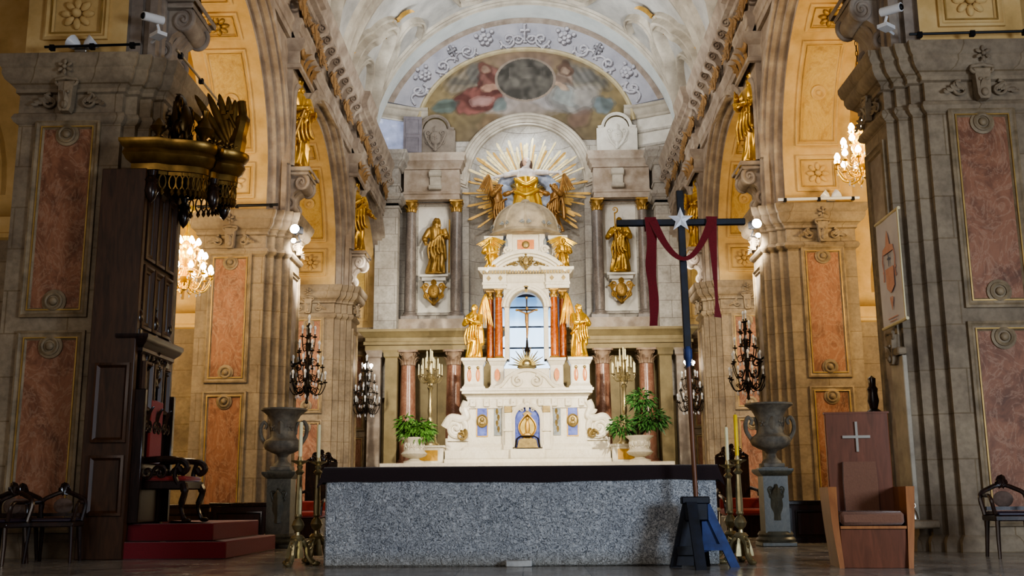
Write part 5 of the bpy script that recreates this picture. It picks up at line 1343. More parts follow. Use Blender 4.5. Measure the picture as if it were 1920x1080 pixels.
# ------------------------------------------------------------------ stone altar and its cloth
al = M().box(-1.98, 1.98, -.6, .6, 0, .97, .02)
thing('stone_altar', al, GRANITE, 'long rough grey granite block altar under a dark maroon cloth', 'altar', (-.03, 11.4, 0))
thing('stone_block', M().box(-.13, .13, -.05, .05, 0, .065, .01), mottled('pale_stone', [C('9a9a98'), C('b9b8b4')], 9, .8), 'small pale stone block on the floor against the altar front', 'block', (-.05, 10.735, 0))
def cloth_fn(u, v):
    x = lerp(-2.03, 2.03, u); y = lerp(-.66, .66, v)
    return x, y
N = 90; cm = M(); top = []
prof = [(-.625,-.15),(-.622,-.1),(-.618,-.04),(-.612,-.008),(-.59,.004),(0,.008),(.59,.004),(.612,-.008),(.618,-.04),(.622,-.15)]
def crow(i):
    u = i/N; x = lerp(-2.0, 2.0, u); w = .006*sin(u*37)+.004*sin(u*83+1); row = []
    for y, z in prof:
        zz = z
        if z < -.05: zz = z+.009*sin(u*9)+.004*sin(u*31); 
        row.append((x, y+(w*.8*(-z/.12) if y < 0 else 0), .985+zz))
    return row
rows = [crow(i) for i in range(N+1)]
for e_, (xx, dz) in ((0, (-2.035,-.05)), (1, (2.035,-.05))):
    r_ = [(xx, y*1.03, .985+min(z, -.02)-.16*(1 if True else 0)+(.0 if z > -.02 else .0)-.02*(abs(y) > .6)) for y, z in prof]
    r_ = [(xx+(.02 if e_ else -.02)*(abs(y) > .6), y*1.035, min(.985+z-.06, .80 if abs(y) > .6 else .82)) for y, z in prof]
    if e_ == 0: rows.insert(0, r_)
    else: rows.append(r_)
k = len(prof); cm.add([p for r in rows for p in r], [(i*k+j, i*k+j+1, (i+1)*k+j+1, (i+1)*k+j) for i in range(len(rows)-1) for j in range(k-1)])
thing('altar_cloth', cm.map(lambda x, y, z: (x, y, z), True), CLOTH, 'dark maroon cloth lying over the top of the granite altar', 'cloth', (-.03, 11.4, 0), smooth=60)

# ------------------------------------------------------------------ star cross on its stand, crimson cloth
CX, CY = 1.67, 10.5
cr = empty('processional_cross', (CX, CY, .3), 0, 'tall dark blue cross with silver star on a brown wooden pole', 'cross')
def cz(z): return z-.3
obj('pole', M().tube([(.03,0,0),(.01,0,cz(1.2)),(0,0,cz(2.02))],[.024,.024,.026],10), POLEW, cr)
obj('socket', M().lathe([(.022,cz(1.9)),(.03,cz(2.0)),(.045,cz(2.04)),(.045,cz(2.12)),(.035,cz(2.15))],12), BLUEP, cr)
obj('upright', M().box(-.036,.036,-.03,.03,cz(2.1),cz(3.78),.006).map(lambda x, y, z: (x-.012*(z-cz(2.1)), y, z)), NAVY, cr)
obj('crossbar', M().box(-.66,.66,-.03,.03,-.032,.032,.006).move(-.02,-.005,cz(3.44)), NAVY, cr)
stp = []
for i in range(10):
    a = PI/2+2*PI*i/10; r = .135 if i % 2 == 0 else .055; stp.append((r*cos(a), r*sin(a)))
sm_ = M(); n = 10
sm_.add([(x,0,z) for x, z in stp]+[(0,-.03,0),(0,.012,0)], [((i+1) % 10, i, 10) for i in range(10)][0:0]+[(i,(i+1) % 10,10) for i in range(10)]+[((i+1) % 10,i,11) for i in range(10)])
obj('star', sm_.move(-.025,-.045,cz(3.46)), SILVER, cr, 5)
rb = M()
def ribbon(pts, ws, twist=None):
    m = M(); vs = []
    for i, (p, w) in enumerate(zip(pts, ws)):
        a = twist[i] if twist else 0
        vs += [(p[0]-w*cos(a), p[1]-w*sin(a), p[2]), (p[0]+w*cos(a), p[1]+w*sin(a), p[2]), (p[0]+w*cos(a), p[1]+.012+w*sin(a), p[2]), (p[0]-w*cos(a), p[1]+.012-w*sin(a), p[2])]
    n = len(pts); fs = []
    for i in range(n-1):
        for q in range(4): fs.append((i*4+q, i*4+(q+1) % 4, (i+1)*4+(q+1) % 4, (i+1)*4+q))
    fs += [(3,2,1,0), tuple((n-1)*4+q for q in range(4))]
    return m.add(vs, fs)
L_ = [(-.315+.01*sin(i*.5), -.05-.004*sin(i*1.1), 3.49-1.13*i/20) for i in range(21)]
rb.join(ribbon(L_, [.058-.016*i/20+.004*sin(i*.9) for i in range(21)], [.15*sin(i*.5) for i in range(21)]))
R_ = [(.31+.02*i/20, -.05, 3.49-1.05*i/20) for i in range(21)]
rb.join(ribbon(R_, [.056-.036*min(1,i/14)+(.01*(i-17) if i > 17 else 0) for i in range(21)], [.1+.5*i/20 for i in range(21)]))
sw = []
for i in range(25):
    t = i/24; x = lerp(-.29, .31, t); z = 3.45-.41*(1-abs(2*t-1)**1.9)
    sw.append((x, -.06-.02*sin(PI*t), z))
swm = M(); vs = []
for i, p in enumerate(sw):
    t = i/24; w = .022*abs(2*t-1)**1.2+.02
    a = sw[min(i+1,24)]; b = sw[max(i-1,0)]; d = Vector((a[0]-b[0], 0, a[2]-b[2])).normalized(); nrm = Vector((-d.z, 0, d.x))
    for q, yy in ((-1,0),(1,0),(1,.014),(-1,.014)): vs.append((p[0]+nrm.x*w*q, p[1]+yy, p[2]+nrm.z*w*q))
fs = [(i*4+q, i*4+(q+1) % 4, (i+1)*4+(q+1) % 4, (i+1)*4+q) for i in range(24) for q in range(4)]
rb.join(M().add(vs, fs))
for x in (-.315, .315): rb.box(x-.058, x+.058, -.045, .045, 3.468, 3.49)
for x in (-.315, .315): rb.box(x-.055, x+.055, .03, .045, 3.36, 3.49)
thing('draped_cloth', rb, SASH, 'crimson cloth draped in a swag over the arms of the star cross', 'cloth', (CX-.02, CY, 0))
st = empty('cross_stand', (CX, CY, 0), 0, 'blue painted wooden A-frame stand holding the cross pole', 'stand')
obj('socket_block', M().box(-.11,.12,-.1,.02,.44,.66,.012).box(-.13,.14,-.11,.03,.6,.67,.01), NAVY, st)
def leg(p, q, w, d, mt):
    m = M(); 
    a, b = Vector(p), Vector(q); vs = []
    for c in (a, b): vs += [(c.x-w, c.y-d, c.z), (c.x+w, c.y-d, c.z), (c.x+w, c.y+d, c.z), (c.x-w, c.y+d, c.z)]
    m.add(vs, [(0,1,2,3),(7,6,5,4),(0,4,5,1),(1,5,6,2),(2,6,7,3),(3,7,4,0)]); obj('leg', m, mt, st)
leg((-.04,-.1,.62), (-.02,-.42,0), .05, .03, NAVY); leg((-.06,-.03,.6), (-.2,.02,0), .055, .03, NAVY)
leg((.1,-.05,.6), (.36,-.06,0), .045, .03, BLUEP); leg((.05,.03,.6), (.12,.22,0), .045, .03, NAVY)
obj('brace', M().box(.06,.28,-.09,-.05,.16,.22), BLUEP, st); obj('brace', M().box(-.19,-.0,-.1,-.06,.12,.2), NAVY, st)
obj('side_board', M().prism([(.06,.14),(.26,.18),(.14,.52),(.06,.55)], -.06, -.045, 'y'), BLUEP, st)
obj('side_board', M().prism([(-.2,.02),(-.03,.02),(-.03,.6),(-.08,.6)], -.05, -.035, 'y'), NAVY, st)

# ------------------------------------------------------------------ presider's chair
ch = empty('presider_chair', (3.33, 10.45, 0), -.13, 'high-backed cherry wood chair with brown cushions and a metal cross inlay', 'chair')
obj('back_panel', M().box(-.3,.32,.28,.33,.1,1.5,.008).box(-.31,.33,.275,.335,1.48,1.5), OAK, ch)
obj('back_cushion', M().prism([(-.16,.5),(.16,.5),(.165,.8),(.155,1.0),(-.155,1.0),(-.165,.8)], .22, .29, 'y'), SEAT, ch)
obj('seat_cushion', M().box(-.29,.29,-.28,.28,.39,.52,.03), SEAT, ch)
obj('front_panel', M().box(-.3,.3,-.26,-.22,0,.37,.004), OAK, ch)
obj('seat_rail', M().box(-.3,.3,-.285,-.24,.36,.385), OAK_L, ch)
for s in (-1, 1):
    # curved side slab: narrow foot, flaring outward and forward to the arm top
    N_ = 14; vs = []
    for i in range(N_+1):
        t = i/N_; z = .75*t; xo = .31+.045*t**1.6+.015*sin(PI*t); th = lerp(.022,.04,t); yf = -.3+.02*sin(PI*t); yb = .3
        vs += [(s*(xo-th),yf,z),(s*(xo+th),yf,z),(s*(xo+th),yb,z),(s*(xo-th),yb,z)]
    fs = [(i*4+q, i*4+(q+1) % 4, (i+1)*4+(q+1) % 4, (i+1)*4+q) for i in range(N_) for q in range(4)]+[(3,2,1,0),tuple(N_*4+q for q in range(4))]
    if s < 0: fs = [tuple(reversed(f)) for f in fs]
    obj('arm', M().add(vs, fs), OAK_L, ch)
ci = obj('cross_inlay', M().box(-.012,.012,.262,.282,1.1,1.4).box(-.14,-.012,.262,.282,1.235,1.262).box(.012,.13,.262,.282,1.235,1.262), STEEL, ch)
# dark carved post behind the chair
e = empty('carved_post', (4.62, 14.0, 0), 0, 'dark carved wooden post rising behind the high-backed chair', 'post')
obj('shaft', M().lathe([(.12,0),(.12,.1),(.05,.2),(.06,1.0),(.045,1.7)], 14), BWOOD, e)
obj('finial', M().lathe([(.1,1.7),(.1,1.76),(.05,1.8),(.075,1.9),(.06,2.0),(.07,2.06),(.045,2.1),(.05,2.2),(.0,2.24)], 14), BWOOD, e)

# ------------------------------------------------------------------ urns on pedestals
def urn(label, plabel, x, y, mt, pmt, z0):
    p = empty('urn_pedestal', (x, y, 0), 0, plabel, 'pedestal', 'urn pedestals')
    obj('plinth', M().box(-.24,.24,-.24,.24,0,.06,.01).lathe([(.26,.06),(.27,.09),(.25,.12),(.23,.13),(.245,.16),(.22,.2)],24), pmt, p)
    obj('shaft', M().prism([(.17*cos(a)*1.1,.17*sin(a)*1.1) for a in [PI/4+PI/2*i for i in range(4)]] and rect(-.17,.17,-.17,.17), .18, z0-.1), pmt, p)
    obj('front_relief', M().join(leaf(.5,.1,.3), lambda a, b, c: (a, b-.17, c+.35)).join(cartouche(.18), lambda a, b, c: (a, b-.17, c+.72)), pmt, p)
    obj('cap', M().mold(rect(-.17,.17,-.17,.17), [(0,z0-.12),(-.05,z0-.08),(-.07,z0-.05),(-.07,z0-.02),(.1,z0)]).box(-.18,.18,-.18,.18,z0-.06,z0), pmt, p)
    e = empty('garden_urn', (x, y, z0), 0, label, 'urn', 'large stone urns')
    g = lambda a, r, z: r*(1+.035*abs(sin(12*a))*(1 if .25 < z < .46 else 0))
    obj('bowl', M().box(-.15,.15,-.15,.15,0,.06,.01).lathe([(.14,.06),(.13,.09),(.08,.13),(.065,.19),(.09,.23),(.16,.26),(.25,.31),(.275,.37),(.26,.42),(.21,.45),(.19,.48),(.18,.58),(.2,.72),(.24,.8),(.3,.85),(.335,.87),(.335,.895),(.3,.89),(.2,.8),(.15,.6),(0,.55)], 48, rad=g), mt, e)
    for s in (-1, 1):
        h = M().tube(spline([(s*.26,0,.38),(s*.33,0,.5),(s*.34,0,.62),(s*.3,0,.7),(s*.25,0,.66),(s*.27,0,.6)],6), [.03]*20+[.024]*11, 8)
        obj('handle', h, mt, e)
    r = M()
    for k in range(8):
        a = 2*PI*k/8; r.join(rosette(.07,5) if k % 2 else leaf(.2,.06,.3).move(0,0,-.1), lambda q, b, c, a=a: ((.185-b)*cos(a)-q*sin(a), (.185-b)*sin(a)+q*cos(a), c+.62))
    obj('relief', r, mt, e)
URNM = mottled('weathered_stone_urn', [C('4d473f'), C('6d665a'), C('88806f')], 6, .7, bump=.2)
urn('large weathered stone urn, throne side of the granite altar', 'grey-green marble pedestal under the throne-side urn', -3.54, 15.4, URNM, GMARBLE, 1.09)
urn('large weathered stone urn, chair side of the granite altar', 'grey-green marble pedestal under the chair-side urn', 3.46, 15.0, URNM, GMARBLE, 1.07)

# ------------------------------------------------------------------ planters with bushes beside the high altar
def planter(label, x, y):
    e = empty('planter', (x, y, 1.66), 0, label, 'planter', 'white stone planters')
    obj('bowl', M().lathe([(.3,0),(.3,.06),(.16,.1),(.14,.14),(.3,.2),(.36,.27),(.3,.33),(.27,.36),(.26,.5),(.3,.62),(.38,.68),(.4,.72),(.36,.71),(.28,.62),(0,.6)], 40, rad=lambda a, r, z: r*(1+.04*abs(sin(10*a))*(.16 < z < .34))), WMARBLE, e)
    m = M()
    for k in range(9):
        a = 2*PI*k/9; m.join(cartouche(.17), lambda q, b, c, a=a: ((.27-b)*cos(a)-q*sin(a), (.27-b)*sin(a)+q*cos(a), c+.5))
    obj('relief', m, WMARBLE, e); obj('soil', M().lathe([(.3,.62),(.0,.64)],20), SOIL, e)
def plant(label, loc, clumps, mat, seed, n, ls):
    r = random.Random(seed); e = empty('potted_bush', loc, 0, label, 'plant', 'bushes in the planters')
    st = M(); lf = M()
    for (cx, cz_, rr, w) in clumps:
        for k in range(4):
            st.tube(spline([(r.uniform(-.06,.06), r.uniform(-.06,.06), 0), (cx*.4+r.uniform(-.05,.05), r.uniform(-.1,.1), cz_*.5), (cx+r.uniform(-.1,.1), r.uniform(-.12,.12), cz_)],4), .014, 5)
        for k in range(int(n*w)):
            a = r.uniform(0, 2*PI); t = math.acos(r.uniform(-.8, 1)); q = rr*r.uniform(.45, 1)
            p = Vector((cx+q*sin(t)*cos(a)*1.05, q*sin(t)*sin(a), cz_+q*cos(t)*.85))
            d = Vector((cos(a)*sin(t), sin(a)*sin(t), cos(t)*.6-.35+r.uniform(-.4,.4))).normalized()
            sd = d.cross(Vector((r.uniform(-.4,.4), r.uniform(-.4,.4), 1))).normalized(); L = ls*r.uniform(.7,1.25); w_ = L*.2
            nn = d.cross(sd)*L*.08
            lf.add([p, p+d*L*.4+sd*w_+nn, p+d*L-Vector((0,0,.25*L)), p+d*L*.4-sd*w_+nn, p+d*L*.45-nn], [(0,1,4),(1,2,4),(2,3,4),(3,0,4)])
    obj('stem', st, plain('plant_stem', C('4a3a22'), .8), e); obj('leaves', lf, mat, e)
planter('white carved stone planter with a low pale bush, throne side of the high altar', -3.2, 29.6)
planter('white carved stone planter with the tall dark bush, chair side of the high altar', 3.1, 29.6)
plant('pale green low drooping bush in the throne-side planter', (-3.2, 29.6, 2.28), [(-.25,.55,.22,.7),(.15,.3,.34,1.6),(-.1,.25,.3,1),(.3,.3,.25,.8)], LEAF, 3, 150, .2)
plant('dark green tall bush with a rounded top in the chair-side planter', (3.1, 29.6, 2.28), [(.08,1.1,.36,1.6),(.38,.55,.42,1.8),(-.5,.35,.34,1.4),(.1,.5,.3,1)], LEAF2, 4, 170, .16)
# ------------------------------------------------------------------ bishop's throne on the near pier: platform, panelling, canopy, chair
pf = empty('throne_platform', (-4.3, 13.7, 0), 0, 'two-stepped platform covered in red carpet before the throne panelling', 'platform')
obj('lower_step', M().box(-.85,.82,-1.2,1.2,0,.2,.012), CARPET, pf); obj('upper_step', M().box(-.62,.6,-1.0,1.1,.2,.405,.012), CARPET, pf)
tp = empty('throne_panelling', (-4.82, 13.12, 0), 0, 'tall dark walnut panelling on the near pier, rising to the canopy', 'panelling')
def fx(u, v, h): return (h, -u, v)      # faces +x (the nave); u runs toward -y
obj('backboard', M().box(-.02,.1,-.6,.58,0,4.75), DWOOD, tp)
obj('end_board', M().box(-.42,.14,-.66,-.56,0,4.75,.01), DWOOD, tp); obj('end_board', M().box(-.1,.14,.52,.6,0,4.75,.01), DWOOD, tp)
for (y0, y1) in ((-.52,-.19),(-.16,.16),(.19,.5)):
    for (z0, z1) in ((2.75,3.55),(3.62,4.6)):
        obj('panel', M().mold(rect(y0,y1,z0,z1), [(0,0),(0,.05),(.03,.06),(.06,.03),(.09,.03),(.1,.015)], fill=True).map(lambda u, v, h: (.1+h, u, v)), DWOOD, tp)
        pass
for (z0, z1) in ((.5,1.2),(1.35,2.3)):
    obj('panel', M().mold(rect(-.32,.1,z0,z1), [(0,0),(0,.04),(.03,.05),(.06,.02),(.09,.02)], fill=True).map(lambda u, v, h: (u, -.66-h, v)), DWOOD, tp)
# inner seat back with cornice, pediment points and finials
obj('seat_back', M().box(.08,.17,-.5,.48,.41,2.5,.01), BWOOD, tp)
obj('seat_back_wing', M().box(.1,.26,-.56,-.48,.41,2.0,.01), BWOOD, tp); obj('seat_back_wing', M().box(.1,.26,.46,.54,.41,2.0,.01), BWOOD, tp)
obj('seat_back_cornice', M().mold(rect(.02,.16,-.54,.52), [(0,2.42),(-.04,2.46),(-.04,2.5),(-.1,2.56),(-.13,2.62),(-.13,2.66),(.1,2.68)]), BWOOD, tp)
for (y0, y1) in ((-.46,-.18),(-.14,.14),(.17,.45)):
    obj('panel', M().mold([(y0,1.75),(y1,1.75),(y1,2.35),(y0,2.35)], [(0,0),(0,.04),(.03,.045),(.06,.01)], fill=True).map(lambda u, v, h: (.17+h, u, v)), DWOOD, tp)
    g = M().join(leaf(.28,.07,.4)).join(volute(.07,.02,1.3,.06,0,PI/2,-1)).join(volute(.07,.02,1.3,-.06,0,PI/2,1))
    obj('carved_gable', g.map(lambda x, y, z, c=(y0+y1)/2: (.22-y, c+x, z+1.55)), BWOOD, tp)
for y in (-.54, 0, .5):
    obj('finial', M().lathe([(.07,2.66),(.07,2.72),(.03,2.76),(.075,2.86),(.06,2.95),(.025,3.0),(.045,3.06),(.0,3.14)], 14, .1, y), BWOOD, tp)
# canopy (tester)
cn = empty('throne_canopy', (-4.82, 13.12, 4.72), 0, 'dark gilded wooden canopy with pierced valance over the throne', 'canopy')
def plan(d=0):
    p = [(-.1,-1.35),(.25,-1.35)]
    p += [(x, y) for x, y in arc(.25, -.55, .62, -PI/2+.25, .2, 10)]
    p += [(.9,-.42),(.92,-.3)] + arc(.62, .25, .55, -.9, .9, 12) + [(.92,.8),(.9,.92)]
    p += arc(.25, 1.05, .62, -.2, PI/2-.25, 10) + [(.25,1.85),(-.1,1.85)]
    return [(x*.92+.02, (y-.25)*.4) for x, y in p]
PL = plan()
obj('cornice', M().mold(PL, [(.06,.0),(0,.02),(0,.1),(-.05,.14),(-.09,.22),(-.07,.28),(-.1,.31),(-.13,.36),(-.13,.4),(.2,.44)], fill=True), GOLD_D if False else BRONZE, cn)
obj('ceiling_board', M().prism(offset(PL,.05), .02, .06), BWOOD, cn)
val = offset(PL, .03); vm_ = M(); acc = []
for i in range(1, len(val)-2):
    a, b = val[i], val[i+1]; L = math.hypot(b[0]-a[0], b[1]-a[1]); k = max(1, int(L/.11))
    for j in range(k): acc.append((lerp(a[0],b[0],(j+.5)/k), lerp(a[1],b[1],(j+.5)/k), math.atan2(b[1]-a[1], b[0]-a[0])))
for i, (x, y, t) in enumerate(acc[:98]):
    m = M().tube([(.042*cos(q), 0, -.12+.095*sin(q)) for q in [2*PI*k/10 for k in range(11)]], .011, 5, cap=False)
    m.lathe([(0,-.3),(.03,-.26),(.02,-.22),(.028,-.21)], 6).box(-.055,.055,-.008,.008,-.03,.03)
    obj('valance_loop', m.rotz(t).move(x, y, 0), BRONZE, cn)
for (x, y) in ((.2,-.62),(.86,-.24),(.86,.24),(.2,.62)):
    obj('pendant', M().lathe([(0,-.42),(.05,-.36),(.085,-.26),(.06,-.16),(.09,-.12),(.04,-.06),(.06,0)], 12, x, y), BWOOD, cn)
obj('cresting_urn', M().lathe([(.08,.42),(.1,.46),(.03,.52),(.11,.62),(.07,.66),(.02,.74)],12,.2,-.5), BRONZE, cn)
obj('cresting_urn', M().lathe([(.08,.42),(.1,.46),(.03,.52),(.13,.64),(.09,.7),(.03,.82),(.05,.9),(0,.98)],12,.72,-.3), BRONZE, cn)
for k, (x, y) in enumerate(((.8,-.1),(.92,.03),(.94,.16))): obj('cresting_leaf', M().join(rosette(.12,7)).move(x,y,.52), BRONZE, cn)
# carved crest: crown of scrolls, and a tall winged crest at the far corner
sc_ = M()
for k in range(5): sc_.join(sprig(.7,5,(-1)**k), lambda x, y, z, k=k: (.3+y+.07*k, -.4+.06*k+x*.5, z+.58+.1*(k % 3)))
sc_.join(cartouche(.6), lambda x, y, z: (.45+y, -.3+x*.8, z+.75)); obj('carved_crest', sc_, BRONZE, cn)
wg = M()
for k in range(6):
    a = .72-.15*k; L = 1.0-.11*abs(k-1)
    wg.join(M().ball((0,0,0),(.055,.02,L*.5),6,8).move(0,0,L*.5).roty(-a), lambda x, y, z, k=k: (x+.93, y+.22, z+.46+.05*k))
wg.tube(spline([(.96,.26,.42),(1.0,.26,.7),(1.05,.26,1.0),(1.02,.26,1.25)],5),[.12]*6+[.1]*5+[.06]*5,8).tube([(.98,.2,.85),(.86,.2,1.08)],.025,6).box(.78,.94,.18,.22,1.05,1.1).box(.84,.88,.18,.22,.98,1.18)
obj('winged_crest', wg, BRONZE, cn)
# the throne chair
tc = empty('throne_chair', (-4.4, 13.12, .405), PI/2, 'black carved armchair with red seat on the red carpeted platform', 'chair')
def cab(x, y): return M().tube(spline([(x,y,.46),(x*1.08,y-.03,.36),(x*1.02,y+.01,.2),(x*1.05,y-.03,.06),(x*1.1,y-.07,.025)],5),[.05]*5+[.04]*5+[.026]*5+[.032]*6,8).ball((x*1.1,y-.07,.03),(.045,.06,.03),8,6)
for x in (-.32,.32):
    obj('leg', cab(x,-.28), BWOOD, tc); obj('leg', M().box(x-.035,x+.035,.24,.31,0,1.9,.008), BWOOD, tc)
    obj('armrest', M().tube(spline([(x,.27,.74),(x*1.05,0,.76),(x*1.08,-.25,.74),(x*1.08,-.33,.66),(x*1.08,-.27,.6),(x*1.08,-.22,.66)],6),.04,8).tube(spline([(x*1.05,-.22,.46),(x*1.1,-.18,.58),(x*1.05,-.22,.72)],5),.03,8), BWOOD, tc)
    obj('arm_carving', M().join(volute(.09,.025,1.4,0,0,0,1), lambda a, b, c, x=x: (x*1.05+b, a+.0, c+.6)).join(volute(.08,.022,1.4,0,0,0,-1), lambda a, b, c, x=x: (x*1.05+b, a+.16, c+.6)), BWOOD, tc)
obj('seat_frame', M().box(-.36,.36,-.31,.3,.4,.5,.012), BWOOD, tc); obj('seat', M().box(-.32,.32,-.3,.22,.49,.56,.03), SEATRED, tc)
obj('backrest', M().box(-.3,.3,.24,.29,.5,1.75), BWOOD, tc); obj('back_cushion', M().box(-.22,.22,.2,.25,.72,1.5,.02), SEATRED, tc)
obj('crest', M().join(cartouche(.3)).join(sprig(.5,4,1)).join(sprig(.5,4,-1)).move(0,.25,1.9), BWOOD, tc)
for x in (-.32,.32): obj('finial', M().lathe([(.05,1.9),(.03,1.96),(.055,2.03),(0,2.12)],10,x,.27), BWOOD, tc)

# ------------------------------------------------------------------ small wooden armchairs by the near piers
def armchair(label, x, y, rz):
    e = empty('wooden_armchair', (x, y, 0), rz, label, 'chair', 'small dark wooden armchairs')
    for sx in (-1,1):
        obj('leg', M().tube([(sx*.22,-.2,.44),(sx*.235,-.215,.2),(sx*.245,-.24,0)],[.028,.022,.017],8), BWOOD, e)
        obj('leg', M().tube([(sx*.2,.2,.44),(sx*.22,.26,0)],[.028,.02],8), BWOOD, e)
        obj('arm', M().tube(spline([(sx*.22,.2,.66),(sx*.26,0,.66),(sx*.27,-.18,.64),(sx*.24,-.2,.46)],5),.022,8), BWOOD, e)
    obj('seat_frame', M().box(-.25,.25,-.23,.23,.39,.45,.01), BWOOD, e); obj('seat', M().box(-.22,.22,-.21,.2,.44,.49,.02), plain('dark_seat_leather', C('2c2230'), .4), e)
    obj('backrest', M().tube(spline([(-.22,.21,.45),(-.24,.25,.66),(-.13,.27,.74),(0,.28,.78),(.13,.27,.74),(.24,.25,.66),(.22,.21,.45)],6),.026,8).box(-.2,.2,.2,.24,.5,.54), BWOOD, e)
    obj('back_medallion', M().ball((0,.25,.62),(.11,.025,.09),14,8), mottled('pale_tapestry', [C('4a3b33'), C('6d5a4f')], 9, .9), e)
    obj('back_finial', M().join(leaf(.16,.07,.5)).join(leaf(.11,.05,.5).roty(.6)).join(leaf(.11,.05,.5).roty(-.6)).move(0,.27,.75), BWOOD, e)
armchair('dark wooden armchair before the marble panel, close to the throne steps', -5.3, 12.05, .15)
armchair('dark wooden armchair before the marble panel, second from the throne steps', -5.74, 11.6, -.1)
armchair('dark wooden armchair at the picture edge on the throne side', -5.95, 12.35, .1)
armchair('dark wooden armchair in deep shadow against the chair-side marble pier', 5.3, 11.75, -.1)
# choir benches and red seats behind the altar
def bench(label, x0, x1, y, mt, h=.62):
    e = empty('choir_bench', ((x0+x1)/2, y, 0), 0, label, 'bench', 'dark choir benches'); w = (x1-x0)/2
    obj('front_panel', M().box(-w,w,-.03,.03,0,h-.05), mt, e); obj('top_rail', M().box(-w-.02,w+.02,-.08,.1,h-.06,h,.01), BWOOD, e)
    obj('panel_moulding', M().mold(rect(-w+.08,w-.08,.08,h-.14), [(0,0),(0,.02),(.02,.025),(.04,.0)]).map(lambda a, b, c: (a, -.03-c, b)), BWOOD, e)
    obj('seat', M().box(-w,w,.1,.5,.38,.43), mt, e)
    for s in (-1,1): obj('end_panel', M().box(s*w-.03,s*w+.03,-.04,.5,0,.5), BWOOD, e)
RWOOD = wood('dark_red_wood', C('1c0b09'), C('3a1612'), .45)
bench('low dark red-brown wooden choir bench between throne steps and urn pedestal', -5.0, -4.1, 16.9, RWOOD, .64)
bench('low dark wooden choir bench nearest the second pier, partly behind the throne chair', -6.1, -5.06, 17.0, DWOOD, .62)
bench('low dark red-brown choir bench between the chair-side urn and the high-backed chair', 3.9, 5.0, 16.0, RWOOD, .61)
def red_seat(label, x, y, rz):
    e = empty('sedilia_seat', (x, y, 0), rz, label, 'seat', 'red upholstered seats')
    obj('base', M().box(-.36,.36,-.3,.3,0,.36,.02), BWOOD, e); obj('cushion', M().box(-.37,.37,-.32,.3,.36,.48,.04), SEATRED, e)
    obj('backrest', M().box(-.37,.37,.22,.32,.46,.66,.03), SEATRED, e)
    for s in (-1,1): obj('arm', M().tube(spline([(s*.36,.25,.7),(s*.38,0,.68),(s*.38,-.26,.62),(s*.36,-.3,.4)],5),.03,8), BWOOD, e)
red_seat('red upholstered seat half hidden between the throne-side candlesticks and altar', -4.1, 19.6, 0)
red_seat('red upholstered seat behind the chair-side candlesticks', 3.75, 18.6, 0)
def stall(label, x, y):
    e = empty('carved_stall', (x, y, 0), 0, label, 'chair', 'dark carved stall chairs')
    obj('seat', M().box(-.35,.35,-.3,.3,.4,.48,.02), BWOOD, e); obj('backrest', M().box(-.33,.33,.25,.31,.48,1.45,.01).mold(rect(-.25,.25,.65,1.3),[(0,0),(0,.03),(.03,.03),(.04,0)]).copy() if False else M().box(-.33,.33,.25,.31,.48,1.45,.01), BWOOD, e)
    obj('crest', M().join(cartouche(.3)).join(sprig(.45,4,1)).join(sprig(.45,4,-1)).move(0,.25,1.5), BWOOD, e)
    for s in (-1,1):
        obj('arm', M().tube(spline([(s*.34,.28,.85),(s*.37,0,.82),(s*.38,-.28,.78),(s*.38,-.32,.7)],5),.035,8), BWOOD, e)
        obj('leg', M().tube([(s*.33,-.27,.42),(s*.34,-.28,0)],[.04,.03],8), BWOOD, e); obj('leg', M().tube([(s*.33,.27,.42),(s*.34,.28,0)],[.04,.03],8), BWOOD, e)
stall('dark carved stall chair in shadow behind the throne-side candlesticks', -4.25, 21.6)
stall('dark carved stall chair in shadow beside the chair-side urn pedestal', 4.0, 20.6)
# ------------------------------------------------------------------ near pier, chair side: hanging banner, pale slab, bell shelf
bn = empty('hanging_banner', (4.74, 13.2, 2.78), 0, 'white banner with salmon hat and shield emblem on the near pier above the chair', 'banner')
def bx(u, z, h=0): return (-h, .42-u, z)     # faces -x; u runs toward the viewer
obj('cloth', M().grid(8, 12, lambda a, b: bx(.84*a, 1.4*b+.02, .035+.006*sin(a*7+b*3))), PAPER, bn)
obj('rod', M().tube([bx(-.03,.02,.03), bx(.87,.02,.03)], .022, 8), LINEN, bn); obj('rod', M().tube([bx(-.03,1.42,.03), bx(.87,1.42,.03)], .022, 8), LINEN, bn)
obj('edge_strip', M().box(-.05,-.035,-.44,-.41,.02,1.42), LINEN, bn)
def onb(m): return m.map(lambda x, y, z: bx(x, z, .046-y))
hat = M().prism([(.2,.95),(.62,.95),(.6,1.02),(.48,1.05),(.45,1.16),(.41,1.24),(.37,1.16),(.34,1.05),(.22,1.02)], -.004, 0, 'y')
obj('emblem_hat', onb(hat), SALMON, bn)
shd = M().prism([(.27,.75),(.28,.5),(.42,.42),(.56,.5),(.57,.75)], -.004, 0, 'y'); obj('emblem_shield', onb(shd), SALMON, bn)
obj('emblem_cross', onb(M().box(.405,.425,-.006,-.002,.77,.93).box(.37,.46,-.006,-.002,.86,.88)), SLATE, bn)
tas = M()
for s in (-1,1):
    tas.tube([(.42+s*.2,-.003,.95),(.42+s*.23,-.003,.86),(.42+s*.2,-.003,.72),(.42+s*.22,-.003,.6)], .008, 5)
    for z in (.84,.74,.64): tas.box(.42+s*.22-.02,.42+s*.22+.02,-.005,-.001,z-.03,z)
obj('emblem_tassels', onb(tas), SALMON, bn)
obj('emblem_ribbon', onb(M().prism([(.36,.36),(.42,.2),(.48,.36),(.44,.38),(.42,.3),(.4,.38)], -.004, 0, 'y').box(.24,.6,-.003,-.001,.1,.112).box(.3,.55,-.003,-.001,.06,.07)), SALMON, bn)
